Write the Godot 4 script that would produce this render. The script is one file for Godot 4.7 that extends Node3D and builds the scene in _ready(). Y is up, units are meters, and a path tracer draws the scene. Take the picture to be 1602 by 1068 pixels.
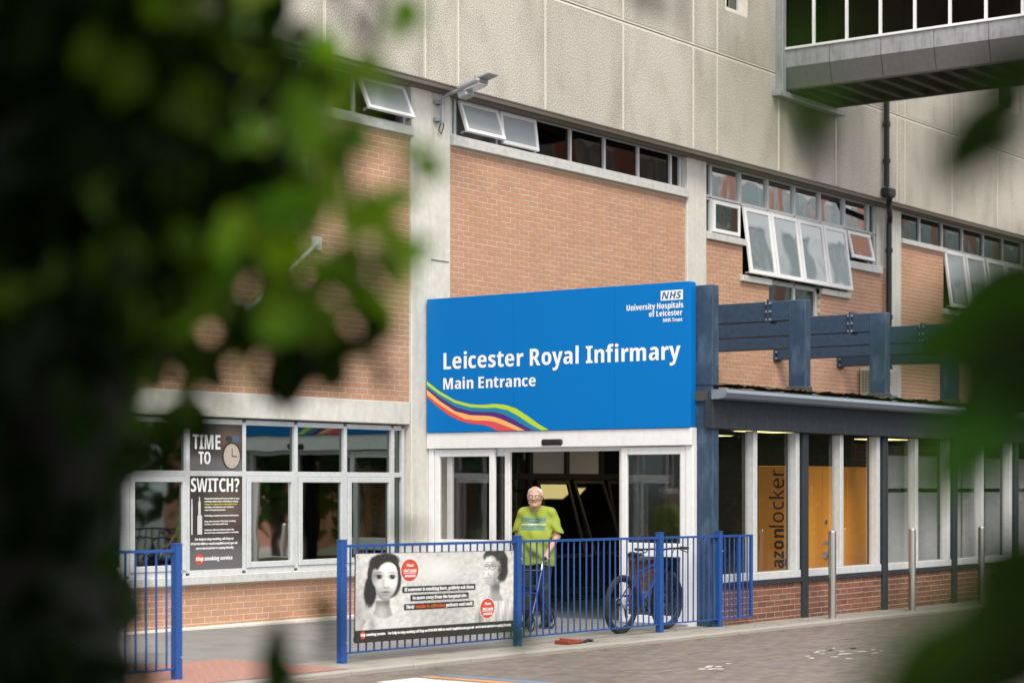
extends Node3D
# A hospital entrance seen through foliage. X runs along the brick wall (away to the right), Z stands out from it, Y is up.
# The camera stands at (0, 1.7, 17.3).

const UR := 0.58813
const UF := 0.80877
const EYE := 1.7
const DIST := 17.3
const PITCH := 2.46          # spacing of the blue portal frames
const FRAME0 := 21.86        # first portal frame

var M := {}
var rng := RandomNumberGenerator.new()
var taken := {}


# ---------------------------------------------------------------- mesh builder
class B:
	var v := PackedVector3Array()
	var n := PackedVector3Array()
	var uv := PackedVector2Array()
	var c := PackedColorArray()
	var i := PackedInt32Array()
	var tint := Color.WHITE
	var tinted := false

	func face(p: Array, out: Vector3) -> void:
		var nn: Vector3 = (p[1] - p[0]).cross(p[2] - p[0])
		if nn.length_squared() < 1e-16 and p.size() > 3:
			nn = (p[2] - p[0]).cross(p[3] - p[0])
		if nn.dot(out) < 0.0:
			p = p.duplicate()
			p.reverse()
			nn = -nn
		nn = nn.normalized()
		var at := v.size()
		for q in p:
			v.append(q)
			n.append(nn)
			uv.append(Vector2(q.x, -q.y))
			if tinted:
				c.append(tint)
		for k in range(1, p.size() - 1):
			i.append(at)
			i.append(at + k + 1)
			i.append(at + k)

	func box(a: Vector3, b: Vector3) -> B:
		return obox((a + b) * 0.5, (b - a).abs(), Basis())

	func obox(o: Vector3, s: Vector3, m: Basis) -> B:
		var h := s * 0.5
		for k in 3:
			var j := (k + 1) % 3
			var l := (k + 2) % 3
			for sg in [-1.0, 1.0]:
				var q := []
				for e in [[-1, -1], [1, -1], [1, 1], [-1, 1]]:
					var w := Vector3()
					w[k] = h[k] * sg
					w[j] = h[j] * e[0]
					w[l] = h[l] * e[1]
					q.append(o + m * w)
				var ou := Vector3()
				ou[k] = sg
				face(q, m * ou)
		return self

	func cbox(a: Vector3, b: Vector3, ch: float, m := Basis(), about := Vector3.INF) -> B:
		# a box with chamfered edges; m turns it round its centre
		var o := (a + b) * 0.5
		if about != Vector3.INF:
			o = about
		var h := (b - a).abs() * 0.5
		ch = minf(ch, minf(h.x, minf(h.y, h.z)) * 0.9)
		for k in 3:
			var j := (k + 1) % 3
			var l := (k + 2) % 3
			for s1 in [-1.0, 1.0]:
				var q := []
				for e in [[-1, -1], [1, -1], [1, 1], [-1, 1]]:
					var w := Vector3()
					w[k] = h[k] * s1
					w[j] = (h[j] - ch) * e[0]
					w[l] = (h[l] - ch) * e[1]
					q.append(o + m * w)
				var ou := Vector3()
				ou[k] = s1
				face(q, m * ou)
				for s2 in [-1.0, 1.0]:   # the edge between axes k and j
					var e4 := []
					for e in [[0, -1], [1, -1], [1, 1], [0, 1]]:
						var w := Vector3()
						w[k] = (h[k] - (0.0 if e[0] == 0 else ch)) * s1
						w[j] = (h[j] - (ch if e[0] == 0 else 0.0)) * s2
						w[l] = (h[l] - ch) * e[1]
						e4.append(o + m * w)
					var oo := Vector3()
					oo[k] = s1
					oo[j] = s2
					face(e4, m * oo)
		for sx in [-1.0, 1.0]:
			for sy in [-1.0, 1.0]:
				for sz in [-1.0, 1.0]:
					var sgn := Vector3(sx, sy, sz)
					var q := []
					for k in 3:
						var w := (h - Vector3.ONE * ch) * sgn
						w[k] = h[k] * sgn[k]
						q.append(o + m * w)
					face(q, m * sgn)
		return self

	func ring(o: Vector3, ax: Vector3, ay: Vector3, r: float, seg: int) -> PackedVector3Array:
		var q := PackedVector3Array()
		for k in seg:
			var t := TAU * k / seg
			q.append(o + (ax * cos(t) + ay * sin(t)) * r)
		return q

	func tube(path: Array, r, seg := 8, caps := true) -> B:
		var rings := []
		var axes := []
		var last := Vector3.ZERO
		for k in path.size():
			var d: Vector3 = (path[mini(k + 1, path.size() - 1)] - path[maxi(k - 1, 0)]).normalized()
			var side: Vector3
			if last == Vector3.ZERO:
				side = d.cross(Vector3.UP if absf(d.y) < 0.9 else Vector3.RIGHT).normalized()
			else:
				side = (last - d * last.dot(d)).normalized()
			last = side
			var rr: float = r[k] if r is Array else r
			rings.append(ring(path[k], side, d.cross(side), rr, seg))
			axes.append(d)
		var at := v.size()
		for k in rings.size():
			for q in rings[k]:
				v.append(q)
				n.append((q - path[k]).normalized())
				uv.append(Vector2.ZERO)
				if tinted:
					c.append(tint)
		for k in rings.size() - 1:
			for s in seg:
				var a := at + k * seg + s
				var b := at + k * seg + (s + 1) % seg
				for w in [a, a + seg, b, b, a + seg, b + seg]:
					i.append(w)
		if caps:
			face(Array(rings[0]), -axes[0])
			face(Array(rings[-1]), axes[-1])
		return self

	func rod(a: Vector3, b: Vector3, r: float, seg := 8) -> B:
		return tube([a, b], r, seg)

	func bar(a: Vector3, b: Vector3, w: float, h: float, up := Vector3.UP) -> B:
		# a rectangular bar from a to b, w across and h along «up»
		var d := (b - a).normalized()
		var x := up.cross(d).normalized()
		return obox((a + b) * 0.5, Vector3(w, h, a.distance_to(b)), Basis(x, d.cross(x), d))

	func torus(o: Vector3, axis: Vector3, big: float, r: float, seg := 32, sides := 8) -> B:
		var x := axis.cross(Vector3.UP if absf(axis.y) < 0.9 else Vector3.RIGHT).normalized()
		var y := axis.cross(x).normalized()
		var at := v.size()
		for k in seg:
			var d := x * cos(TAU * k / seg) + y * sin(TAU * k / seg)
			for s in sides:
				var nn := d * cos(TAU * s / sides) + axis * sin(TAU * s / sides)
				v.append(o + d * big + nn * r)
				n.append(nn)
				uv.append(Vector2.ZERO)
				if tinted:
					c.append(tint)
		for k in seg:
			for s in sides:
				var a := at + k * sides + s
				var b := at + ((k + 1) % seg) * sides + s
				var a2 := at + k * sides + (s + 1) % sides
				var b2 := at + ((k + 1) % seg) * sides + (s + 1) % sides
				for w in [a, a2, b, a2, b2, b]:
					i.append(w)
		return self

	func prism(poly: Array, dir: Vector3) -> B:
		# a flat polygon swept along dir
		var mid := Vector3.ZERO
		for q in poly:
			mid += q
		mid /= poly.size()
		var idx := PackedInt32Array()
		var nn: Vector3 = (poly[1] - poly[0]).cross(poly[2] - poly[0]).normalized()
		var ax: Vector3 = (poly[1] - poly[0]).normalized()
		var ay := nn.cross(ax)
		var flat := PackedVector2Array()
		for q in poly:
			flat.append(Vector2((q - mid).dot(ax), (q - mid).dot(ay)))
		idx = Geometry2D.triangulate_polygon(flat)
		for k in range(0, idx.size(), 3):
			var t := [poly[idx[k]], poly[idx[k + 1]], poly[idx[k + 2]]]
			face(t, -dir)
			face([t[0] + dir, t[1] + dir, t[2] + dir], dir)
		var area := 0.0
		for k in flat.size():
			area += flat[k].cross(flat[(k + 1) % flat.size()])
		for k in poly.size():
			var a: Vector3 = poly[k]
			var b: Vector3 = poly[(k + 1) % poly.size()]
			var ou := (b - a).cross(nn) * signf(area)
			face([a, b, b + dir, a + dir], ou)
		return self

	func lathe(o: Vector3, prof: Array, seg := 20) -> B:
		for k in prof.size() - 1:
			var p: Vector2 = prof[k]
			var q: Vector2 = prof[k + 1]
			var sl := Vector2(q.y - p.y, p.x - q.x).normalized()
			var at := v.size()
			for s in seg + 1:
				var t := TAU * s / seg
				var d := Vector3(cos(t), 0, sin(t))
				for w in [p, q]:
					v.append(o + d * w.x + Vector3(0, w.y, 0))
					n.append((d * sl.x + Vector3(0, sl.y, 0)).normalized())
					uv.append(Vector2(float(s) / seg, w.y))
					if tinted:
						c.append(tint)
			for s in seg:
				var a := at + s * 2
				for w in [a, a + 2, a + 1, a + 1, a + 2, a + 3]:
					i.append(w)
		return self

	func mesh() -> ArrayMesh:
		var ar := []
		ar.resize(Mesh.ARRAY_MAX)
		ar[Mesh.ARRAY_VERTEX] = v
		ar[Mesh.ARRAY_NORMAL] = n
		ar[Mesh.ARRAY_TEX_UV] = uv
		if tinted:
			ar[Mesh.ARRAY_COLOR] = c
		ar[Mesh.ARRAY_INDEX] = i
		var m := ArrayMesh.new()
		m.add_surface_from_arrays(Mesh.PRIMITIVE_TRIANGLES, ar)
		return m


# ---------------------------------------------------------------- naming
func numbered(called: String) -> String:
	var k: int = taken.get(called, 0)
	taken[called] = k + 1
	return called if k == 0 else "%s_%03d" % [called, k]

func thing(called: String, label: String, category: String, at := Vector3.ZERO, group := "") -> Node3D:
	var o := Node3D.new()
	o.name = numbered(called)
	add_child(o)
	o.position = at
	tag(o, label, category, group)
	return o

func tag(o: Node, label: String, category: String, group := "") -> void:
	o.set_meta("label", label)
	o.set_meta("category", category)
	if group != "":
		o.set_meta("group", group)

func put(parent: Node, called: String, b, m: Material) -> MeshInstance3D:
	# one named part; b is a B in world coordinates (for a part of a moved thing: in the thing's own)
	var o := MeshInstance3D.new()
	o.name = called
	o.mesh = b.mesh() if b is B else b
	o.material_override = m
	parent.add_child(o, true)
	return o

func group_part(parent: Node, called: String) -> Node3D:
	var o := Node3D.new()
	o.name = called
	parent.add_child(o, true)
	return o

func struct(called: String, b: B, m: Material) -> MeshInstance3D:
	var o := put(self, numbered(called), b, m)
	o.set_meta("kind", "structure")
	return o

func many(parent: Node, called: String, mesh: Mesh, m: Material, places: Array, tints: Array) -> MultiMeshInstance3D:
	var mm := MultiMesh.new()
	mm.transform_format = MultiMesh.TRANSFORM_3D
	mm.use_colors = true
	mm.mesh = mesh
	mm.instance_count = places.size()
	for k in places.size():
		mm.set_instance_transform(k, places[k])
		mm.set_instance_color(k, tints[k])
	var o := MultiMeshInstance3D.new()
	o.name = called
	o.multimesh = mm
	o.material_override = m
	o.set_meta("kind", "stuff")
	parent.add_child(o, true)
	return o

func text(parent: Node, called: String, words: String, at: Vector3, turn: Basis, width: float, height: float, m: Material, weight := 700, family := "Droid Sans", align := 0, italic := false) -> MeshInstance3D:
	# lettering; «height» is that of a capital H, at is the left end of the base line (0), its middle (1) or its right end (2)
	var f := SystemFont.new()
	f.font_names = PackedStringArray([family])
	f.font_weight = weight
	var t := TextMesh.new()
	t.text = words
	t.font = f
	t.font_size = 48
	t.pixel_size = 0.01
	t.depth = 0.02
	t.curve_step = 2.0 if width > 0.5 else 4.0
	t.horizontal_alignment = HORIZONTAL_ALIGNMENT_LEFT
	t.vertical_alignment = VERTICAL_ALIGNMENT_BOTTOM
	var cap := TextMesh.new()
	cap.text = "H"
	cap.font = f
	cap.font_size = 48
	cap.pixel_size = 0.01
	cap.depth = 0.02
	cap.horizontal_alignment = HORIZONTAL_ALIGNMENT_LEFT
	cap.vertical_alignment = VERTICAL_ALIGNMENT_BOTTOM
	var hb := cap.get_aabb()
	var bb := t.get_aabb()
	var sx := width / bb.size.x
	var sy := height / hb.size.y
	var o := MeshInstance3D.new()
	o.name = called
	o.mesh = t
	o.material_override = m
	var sk := Basis(Vector3(sx, 0, 0), Vector3(0.22 * sy if italic else 0.0, sy, 0), Vector3(0, 0, 0.2))
	var b := turn * sk
	var shift: float = -bb.position.x * sx - width * [0.0, 0.5, 1.0][align]
	o.transform = Transform3D(b, at + turn * Vector3(shift, -hb.position.y * sy, 0.002))
	parent.add_child(o, true)
	return o


# ---------------------------------------------------------------- materials
func flat(called: String, col: Color, rough := 0.6, metal := 0.0) -> StandardMaterial3D:
	# col holds linear values
	var m := StandardMaterial3D.new()
	m.resource_name = called
	m.albedo_color = Color(col.r, col.g, col.b).linear_to_srgb()
	m.roughness = rough
	m.metallic = metal
	M[called] = m
	return m

func ntex(freq: float, lo: Color, hi: Color, kind := FastNoiseLite.TYPE_SIMPLEX_SMOOTH, octaves := 4, size := 512, mid = null, seed_ := 1, at := 0.5) -> NoiseTexture2D:
	var fn := FastNoiseLite.new()
	fn.seed = seed_
	fn.noise_type = kind
	fn.frequency = freq
	fn.fractal_octaves = octaves
	var t := NoiseTexture2D.new()
	t.width = size
	t.height = size
	t.seamless = true
	t.noise = fn
	var g := Gradient.new()
	g.set_color(0, lo)
	g.set_color(1, hi)
	if mid != null:
		g.add_point(at, mid)
	t.color_ramp = g
	return t

func rough_mat(called: String, lo: Color, hi: Color, freq: float, metres: float, rough := 0.85, bump := 0.0, kind := FastNoiseLite.TYPE_SIMPLEX_SMOOTH) -> StandardMaterial3D:
	var m := flat(called, Color.WHITE, rough)
	m.albedo_texture = ntex(freq, lo.linear_to_srgb(), hi.linear_to_srgb(), kind)
	m.uv1_triplanar = true
	m.uv1_world_triplanar = true
	m.uv1_scale = Vector3.ONE / metres
	if bump > 0.0:
		m.heightmap_enabled = true
		m.heightmap_texture = ntex(freq, Color.BLACK, Color.WHITE, kind)
		m.heightmap_scale = bump
	return m

func stained(m: StandardMaterial3D, stretch: Vector3, col: Color, share: float, freq := 0.012, sd := 7) -> void:
	# dirt and wear on top, larger than the grain
	m.detail_enabled = true
	m.detail_blend_mode = BaseMaterial3D.BLEND_MODE_MIX
	var a := col.linear_to_srgb()
	var fn := ntex(freq, Color(a.r, a.g, a.b, 0.0), Color(a.r, a.g, a.b, share), FastNoiseLite.TYPE_SIMPLEX_SMOOTH, 5, 512, Color(a.r, a.g, a.b, share * 0.12), sd, 0.5)
	m.detail_albedo = fn
	m.detail_uv_layer = BaseMaterial3D.DETAIL_UV_2
	m.uv2_triplanar = true
	m.uv2_world_triplanar = true
	m.uv2_scale = stretch

func materials() -> void:
	var m := rough_mat("pebble_dash", Color(0.2, 0.178, 0.15), Color(0.97, 0.91, 0.825), 0.15, 1.9, 0.95, 0.8)
	m.vertex_color_use_as_albedo = true
	stained(m, Vector3(0.21, 0.13, 0.21), Color(0.55, 0.51, 0.46), 0.42)
	m.detail_blend_mode = BaseMaterial3D.BLEND_MODE_MUL
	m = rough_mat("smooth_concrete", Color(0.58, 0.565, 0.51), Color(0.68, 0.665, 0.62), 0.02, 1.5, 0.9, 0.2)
	stained(m, Vector3(0.6, 0.14, 0.6), Color(0.42, 0.405, 0.34), 0.5, 0.014, 3)
	m = rough_mat("edge_concrete", Color(0.62, 0.575, 0.51), Color(0.75, 0.7, 0.64), 0.03, 1.0, 0.9)
	m = rough_mat("sill_concrete", Color(0.52, 0.52, 0.5), Color(0.63, 0.625, 0.6), 0.03, 1.0, 0.85)
	stained(m, Vector3(0.5, 0.5, 0.5), Color(0.3, 0.3, 0.28), 0.45, 0.02, 5)
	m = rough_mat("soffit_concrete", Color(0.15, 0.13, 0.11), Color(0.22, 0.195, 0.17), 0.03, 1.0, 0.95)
	m = rough_mat("brick", Color(0.88, 0.88, 0.88), Color(1, 1, 1), 0.05, 0.6, 0.88, 0.15)
	m.vertex_color_use_as_albedo = true
	stained(m, Vector3(0.3, 0.12, 0.3), Color(0.33, 0.2, 0.14), 0.45, 0.014, 61)
	for k in 5:
		var q := rough_mat("brick_%d" % k, [Color(0.51, 0.276, 0.168), Color(0.525, 0.285, 0.174), Color(0.495, 0.268, 0.164), Color(0.53, 0.29, 0.178), Color(0.51, 0.28, 0.173)][k] * 0.88, [Color(0.51, 0.276, 0.168), Color(0.525, 0.285, 0.174), Color(0.495, 0.268, 0.164), Color(0.53, 0.29, 0.178), Color(0.51, 0.28, 0.173)][k], 0.05, 0.6, 0.88, 0.15)
		q.resource_name = "brick"
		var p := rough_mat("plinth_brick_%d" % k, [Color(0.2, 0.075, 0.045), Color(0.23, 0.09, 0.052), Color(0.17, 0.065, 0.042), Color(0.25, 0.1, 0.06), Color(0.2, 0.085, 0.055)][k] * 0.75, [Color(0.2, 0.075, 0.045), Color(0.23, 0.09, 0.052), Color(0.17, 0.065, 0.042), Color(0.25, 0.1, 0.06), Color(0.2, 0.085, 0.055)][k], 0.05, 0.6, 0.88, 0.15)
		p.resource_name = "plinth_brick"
	rough_mat("mortar", Color(0.6, 0.5, 0.41), Color(0.74, 0.63, 0.53), 0.05, 0.5, 0.95)
	rough_mat("mortar_dark", Color(0.4, 0.33, 0.27), Color(0.54, 0.46, 0.39), 0.05, 0.5, 0.95)
	m = rough_mat("asphalt", Color(0.185, 0.178, 0.17), Color(0.3, 0.29, 0.28), 0.2, 0.8, 0.92, 0.3)
	stained(m, Vector3(0.2, 0.2, 0.2), Color(0.14, 0.135, 0.125), 0.6, 0.015, 9)
	m = rough_mat("paving", Color(0.26, 0.235, 0.205), Color(0.38, 0.35, 0.31), 0.15, 0.8, 0.92, 0.3)
	stained(m, Vector3(0.25, 0.25, 0.25), Color(0.15, 0.135, 0.12), 0.7, 0.015, 11)
	m = rough_mat("kerb_stone", Color(0.27, 0.245, 0.215), Color(0.4, 0.37, 0.33), 0.2, 0.7, 0.9, 0.2)
	rough_mat("tactile", Color(0.3, 0.155, 0.125), Color(0.4, 0.21, 0.17), 0.05, 0.6, 0.9)
	m = rough_mat("blue_steel", Color(0.03, 0.052, 0.09), Color(0.042, 0.072, 0.12), 0.02, 1.2, 0.42, 0.05)
	stained(m, Vector3(0.9, 0.9, 0.9), Color(0.06, 0.09, 0.14), 0.35, 0.014, 21)
	m = rough_mat("blue_steel_worn", Color(0.028, 0.05, 0.088), Color(0.04, 0.068, 0.115), 0.02, 1.2, 0.42, 0.05)
	stained(m, Vector3(0.7, 0.25, 0.7), Color(0.11, 0.17, 0.25), 0.55, 0.014, 27)
	m = rough_mat("grey_steel", Color(0.026, 0.033, 0.042), Color(0.038, 0.046, 0.057), 0.02, 1.2, 0.45, 0.05)
	stained(m, Vector3(0.9, 0.2, 0.9), Color(0.055, 0.06, 0.062), 0.6, 0.02, 23)
	m.roughness = 0.7
	m.metallic_specular = 0.25
	M.blue_steel.metallic_specular = 0.3
	M.blue_steel_worn.metallic_specular = 0.3
	rough_mat("gutter_paint", Color(0.13, 0.17, 0.22), Color(0.19, 0.235, 0.29), 0.02, 1.0, 0.4)
	rough_mat("moss", Color(0.025, 0.022, 0.012), Color(0.1, 0.095, 0.045), 0.1, 0.5, 1.0, 1.0)
	m = rough_mat("rail_blue", Color(0.004, 0.055, 0.25), Color(0.008, 0.085, 0.34), 0.04, 0.8, 0.38)
	stained(m, Vector3(3.0, 3.0, 3.0), Color(0.06, 0.09, 0.2), 0.5, 0.02, 31)
	flat("sign_blue", Color(0.0, 0.158, 0.5), 0.5).metallic_specular = 0.25
	flat("sign_side", Color(0.0, 0.15, 0.48), 0.5).metallic_specular = 0.25
	flat("white_letter", Color(0.82, 0.83, 0.85), 0.5)
	flat("logo_blue", Color(0.02, 0.12, 0.32), 0.5)
	m = rough_mat("white_frame", Color(0.75, 0.76, 0.775), Color(0.81, 0.82, 0.835), 0.02, 1.4, 0.4)
	stained(m, Vector3(0.8, 0.3, 0.8), Color(0.5, 0.5, 0.49), 0.22, 0.02, 41)
	m = rough_mat("alu_frame", Color(0.52, 0.54, 0.55), Color(0.6, 0.62, 0.63), 0.02, 1.0, 0.38)
	stained(m, Vector3(0.7, 0.3, 0.7), Color(0.35, 0.35, 0.34), 0.3, 0.02, 43)
	flat("dark_frame", Color(0.012, 0.011, 0.011), 0.5)
	flat("black_plastic", Color(0.012, 0.012, 0.013), 0.45)
	flat("rubber", Color(0.018, 0.018, 0.018), 0.8)
	flat("chrome", Color(0.6, 0.6, 0.62), 0.25, 1.0)
	flat("steel_brushed", Color(0.5, 0.49, 0.46), 0.3, 1.0)
	flat("zinc", Color(0.45, 0.46, 0.48), 0.45, 0.7)
	flat("lamp_grey", Color(0.3, 0.32, 0.35), 0.45, 0.2)
	flat("lamp_glass", Color(0.55, 0.6, 0.66), 0.12, 0.3)
	flat("orange_locker", Color(0.72, 0.3, 0.03), 0.5)
	flat("locker_print", Color(0.025, 0.02, 0.012), 0.6)
	flat("red_paint", Color(0.24, 0.03, 0.02), 0.5)
	flat("bike_blue", Color(0.008, 0.035, 0.22), 0.3)
	flat("spoke", Color(0.06, 0.06, 0.065), 0.4, 0.5)
	flat("ac_white", Color(0.6, 0.58, 0.52), 0.5)
	flat("white_plastic", Color(0.72, 0.72, 0.7), 0.4)
	m = rough_mat("room_dark", Color(0.05, 0.048, 0.045), Color(0.07, 0.067, 0.062), 0.02, 1.0, 0.8)
	rough_mat("lobby_floor", Color(0.09, 0.09, 0.09), Color(0.13, 0.13, 0.13), 0.02, 1.0, 0.35)
	flat("pale_panel", Color(0.55, 0.57, 0.57), 0.7)
	flat("blind", Color(0.5, 0.51, 0.5), 0.8)
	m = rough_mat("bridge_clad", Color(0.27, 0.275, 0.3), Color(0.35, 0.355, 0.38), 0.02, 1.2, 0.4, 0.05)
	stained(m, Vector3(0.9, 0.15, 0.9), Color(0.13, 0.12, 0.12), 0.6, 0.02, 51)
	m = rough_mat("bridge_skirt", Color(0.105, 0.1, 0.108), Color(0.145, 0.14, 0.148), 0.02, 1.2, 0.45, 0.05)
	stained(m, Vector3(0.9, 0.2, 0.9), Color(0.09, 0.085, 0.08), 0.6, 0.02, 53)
	rough_mat("bridge_under", Color(0.025, 0.02, 0.018), Color(0.045, 0.037, 0.032), 0.03, 1.0, 0.8)
	rough_mat("far_white", Color(0.6, 0.6, 0.58), Color(0.7, 0.7, 0.68), 0.02, 1.5, 0.8)
	rough_mat("far_brick", Color(0.3, 0.13, 0.085), Color(0.42, 0.2, 0.13), 0.05, 0.6, 0.9)
	flat("road_white", Color(0.62, 0.6, 0.56), 0.8)
	flat("road_blue", Color(0.12, 0.22, 0.34), 0.8)
	flat("road_orange", Color(0.5, 0.26, 0.12), 0.8)
	for st in [["stripe_green", Color(0.42, 0.62, 0.03)], ["stripe_teal", Color(0.0, 0.2, 0.38)], ["stripe_purple", Color(0.075, 0.012, 0.17)], ["stripe_peach", Color(0.85, 0.42, 0.13)], ["stripe_red", Color(0.62, 0.07, 0.08)]]:
		flat(st[0], st[1], 0.5)
	for g in [["glass_dark", Color(0.045, 0.03, 0.025)], ["glass_mid", Color(0.15, 0.18, 0.17)], ["glass_mirror", Color(0.6, 0.62, 0.63)], ["glass_inner", Color(0.15, 0.15, 0.135)], ["glass_black", Color(0.012, 0.009, 0.008)]]:
		m = flat(g[0], g[1], 0.03, 1.0)
		m.heightmap_enabled = true
		m.heightmap_texture = ntex(0.005, Color.BLACK, Color.WHITE, FastNoiseLite.TYPE_SIMPLEX_SMOOTH, 2)
		m.heightmap_scale = 0.1
		m.uv1_triplanar = true
		m.uv1_world_triplanar = true
		m.uv1_scale = Vector3.ONE / 2.4
	m = flat("glass_sky_pale", Color(0.36, 0.4, 0.42), 0.1)  # pale colour stands in for sky and blind seen in the sashes
	m.metallic_specular = 0.8
	m = flat("glass", Color(0.02, 0.03, 0.028), 0.01)
	m.transparency = BaseMaterial3D.TRANSPARENCY_ALPHA
	m.albedo_color.a = 0.06
	m.metallic_specular = 0.7
	# foreground foliage
	m = rough_mat("bark", Color(0.006, 0.005, 0.004), Color(0.016, 0.013, 0.01), 0.06, 0.4, 0.95, 1.0)
	m = flat("leaf", Color.WHITE, 0.5)
	m.vertex_color_use_as_albedo = true
	m.backlight_enabled = true
	m.backlight = Color(0.9, 1.0, 0.45)
	m.metallic_specular = 0.2
	# people
	for p in ["skin", "shirt", "jeans", "shoes"]:
		m = flat(p, Color.WHITE, 0.7 if p != "skin" else 0.5)
		m.vertex_color_use_as_albedo = true
	flat("eye_glass_rim", Color(0.2, 0.19, 0.18), 0.3, 0.8)


# ---------------------------------------------------------------- light, camera
func ground_y(x: float, z: float) -> float:
	return -0.006 * (clampf(x, -10.0, 60.0) - 18.6) - 0.006 * clampf(z, -5.0, 30.0)

func camw(r: float, up: float, f: float) -> Vector3:
	# metres to the right of, above and in front of where the photographer stands
	return Vector3(r * UR + f * UF, EYE + up, DIST + r * UF - f * UR)

func stage() -> void:
	var cam := Camera3D.new()
	cam.name = "camera"
	cam.position = Vector3(0, EYE, DIST)
	cam.basis = Basis(Vector3(UR, 0, UF), Vector3.UP, Vector3(-UF, 0, UR))
	cam.projection = Camera3D.PROJECTION_FRUSTUM
	cam.near = 0.05
	cam.far = 900.0
	var at := CameraAttributesPhysical.new()
	at.frustum_focal_length = 71.0
	at.frustum_focus_distance = 26.3
	at.exposure_aperture = 1.65
	cam.attributes = at
	cam.size = 0.33765 * cam.near
	cam.frustum_offset = Vector2(0, 0.07208 * cam.near)
	add_child(cam)
	cam.current = true
	var env := Environment.new()
	env.background_mode = Environment.BG_SKY
	var sky := ProceduralSkyMaterial.new()
	sky.sky_top_color = Color(0.93, 0.95, 0.97)
	sky.sky_horizon_color = Color(0.88, 0.89, 0.9)
	sky.sky_curve = 0.3
	sky.ground_bottom_color = Color(0.3, 0.29, 0.27)
	sky.ground_horizon_color = Color(0.5, 0.49, 0.47)
	sky.sky_energy_multiplier = 1.0
	env.sky = Sky.new()
	env.sky.sky_material = sky
	env.tonemap_mode = Environment.TONE_MAPPER_LINEAR
	env.tonemap_exposure = 2.25
	env.sdfgi_enabled = true
	env.ssao_enabled = true
	env.ssil_enabled = true
	var we := WorldEnvironment.new()
	we.name = "world_environment"
	we.environment = env
	add_child(we)
	var sun := DirectionalLight3D.new()
	sun.name = "sun"
	sun.light_energy = 0.45
	sun.light_color = Color(1.0, 0.965, 0.91)
	sun.light_angular_distance = 24.0
	sun.shadow_enabled = true
	add_child(sun)
	sun.look_at_from_position(Vector3(-9, 19, 12), Vector3(2, 0, 0))


# ---------------------------------------------------------------- ground
func sheet(called: String, x0: float, x1: float, z0: float, z1: float, lift: float, m: Material, nx := 12, nz := 6) -> MeshInstance3D:
	var b := B.new()
	for k in nx:
		for l in nz:
			var p := []
			for e in [[0, 0], [1, 0], [1, 1], [0, 1]]:
				var x := lerpf(x0, x1, float(k + e[0]) / nx)
				var z := lerpf(z0, z1, float(l + e[1]) / nz)
				p.append(Vector3(x, ground_y(x, z) + lift, z))
			b.face(p, Vector3.UP)
	return struct(called, b, m)

func paver_material() -> StandardMaterial3D:
	# small block paving, too far off to tell the blocks apart
	var im := Image.create(320, 320, false, Image.FORMAT_RGB8)
	var hi := Image.create(320, 320, false, Image.FORMAT_RGB8)
	var r := RandomNumberGenerator.new()
	r.seed = 5
	im.fill(Color(0.33, 0.295, 0.27))
	hi.fill(Color.BLACK)
	for row in 20:
		for col in 10:
			var g := r.randf_range(-0.05, 0.05)
			var x := (col * 32 + (row % 2) * 16) % 320
			var q := Color(0.435 + g, 0.388 + g, 0.362 + g + r.randf_range(-0.02, 0.02))
			for part in 2:
				var rc := Rect2i(x - part * 320, row * 16, 31, 15)
				im.fill_rect(rc, q)
				hi.fill_rect(rc, Color.WHITE)
	var m := flat("block_paving", Color.WHITE, 0.92)
	m.albedo_texture = ImageTexture.create_from_image(im)
	m.uv1_triplanar = true
	m.uv1_world_triplanar = true
	m.uv1_scale = Vector3.ONE / 2.0
	m.heightmap_enabled = true
	m.heightmap_texture = ImageTexture.create_from_image(hi)
	m.heightmap_scale = 0.4
	stained(m, Vector3(0.17, 0.17, 0.17), Color(0.14, 0.125, 0.11), 0.65, 0.015, 13)
	return m

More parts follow.
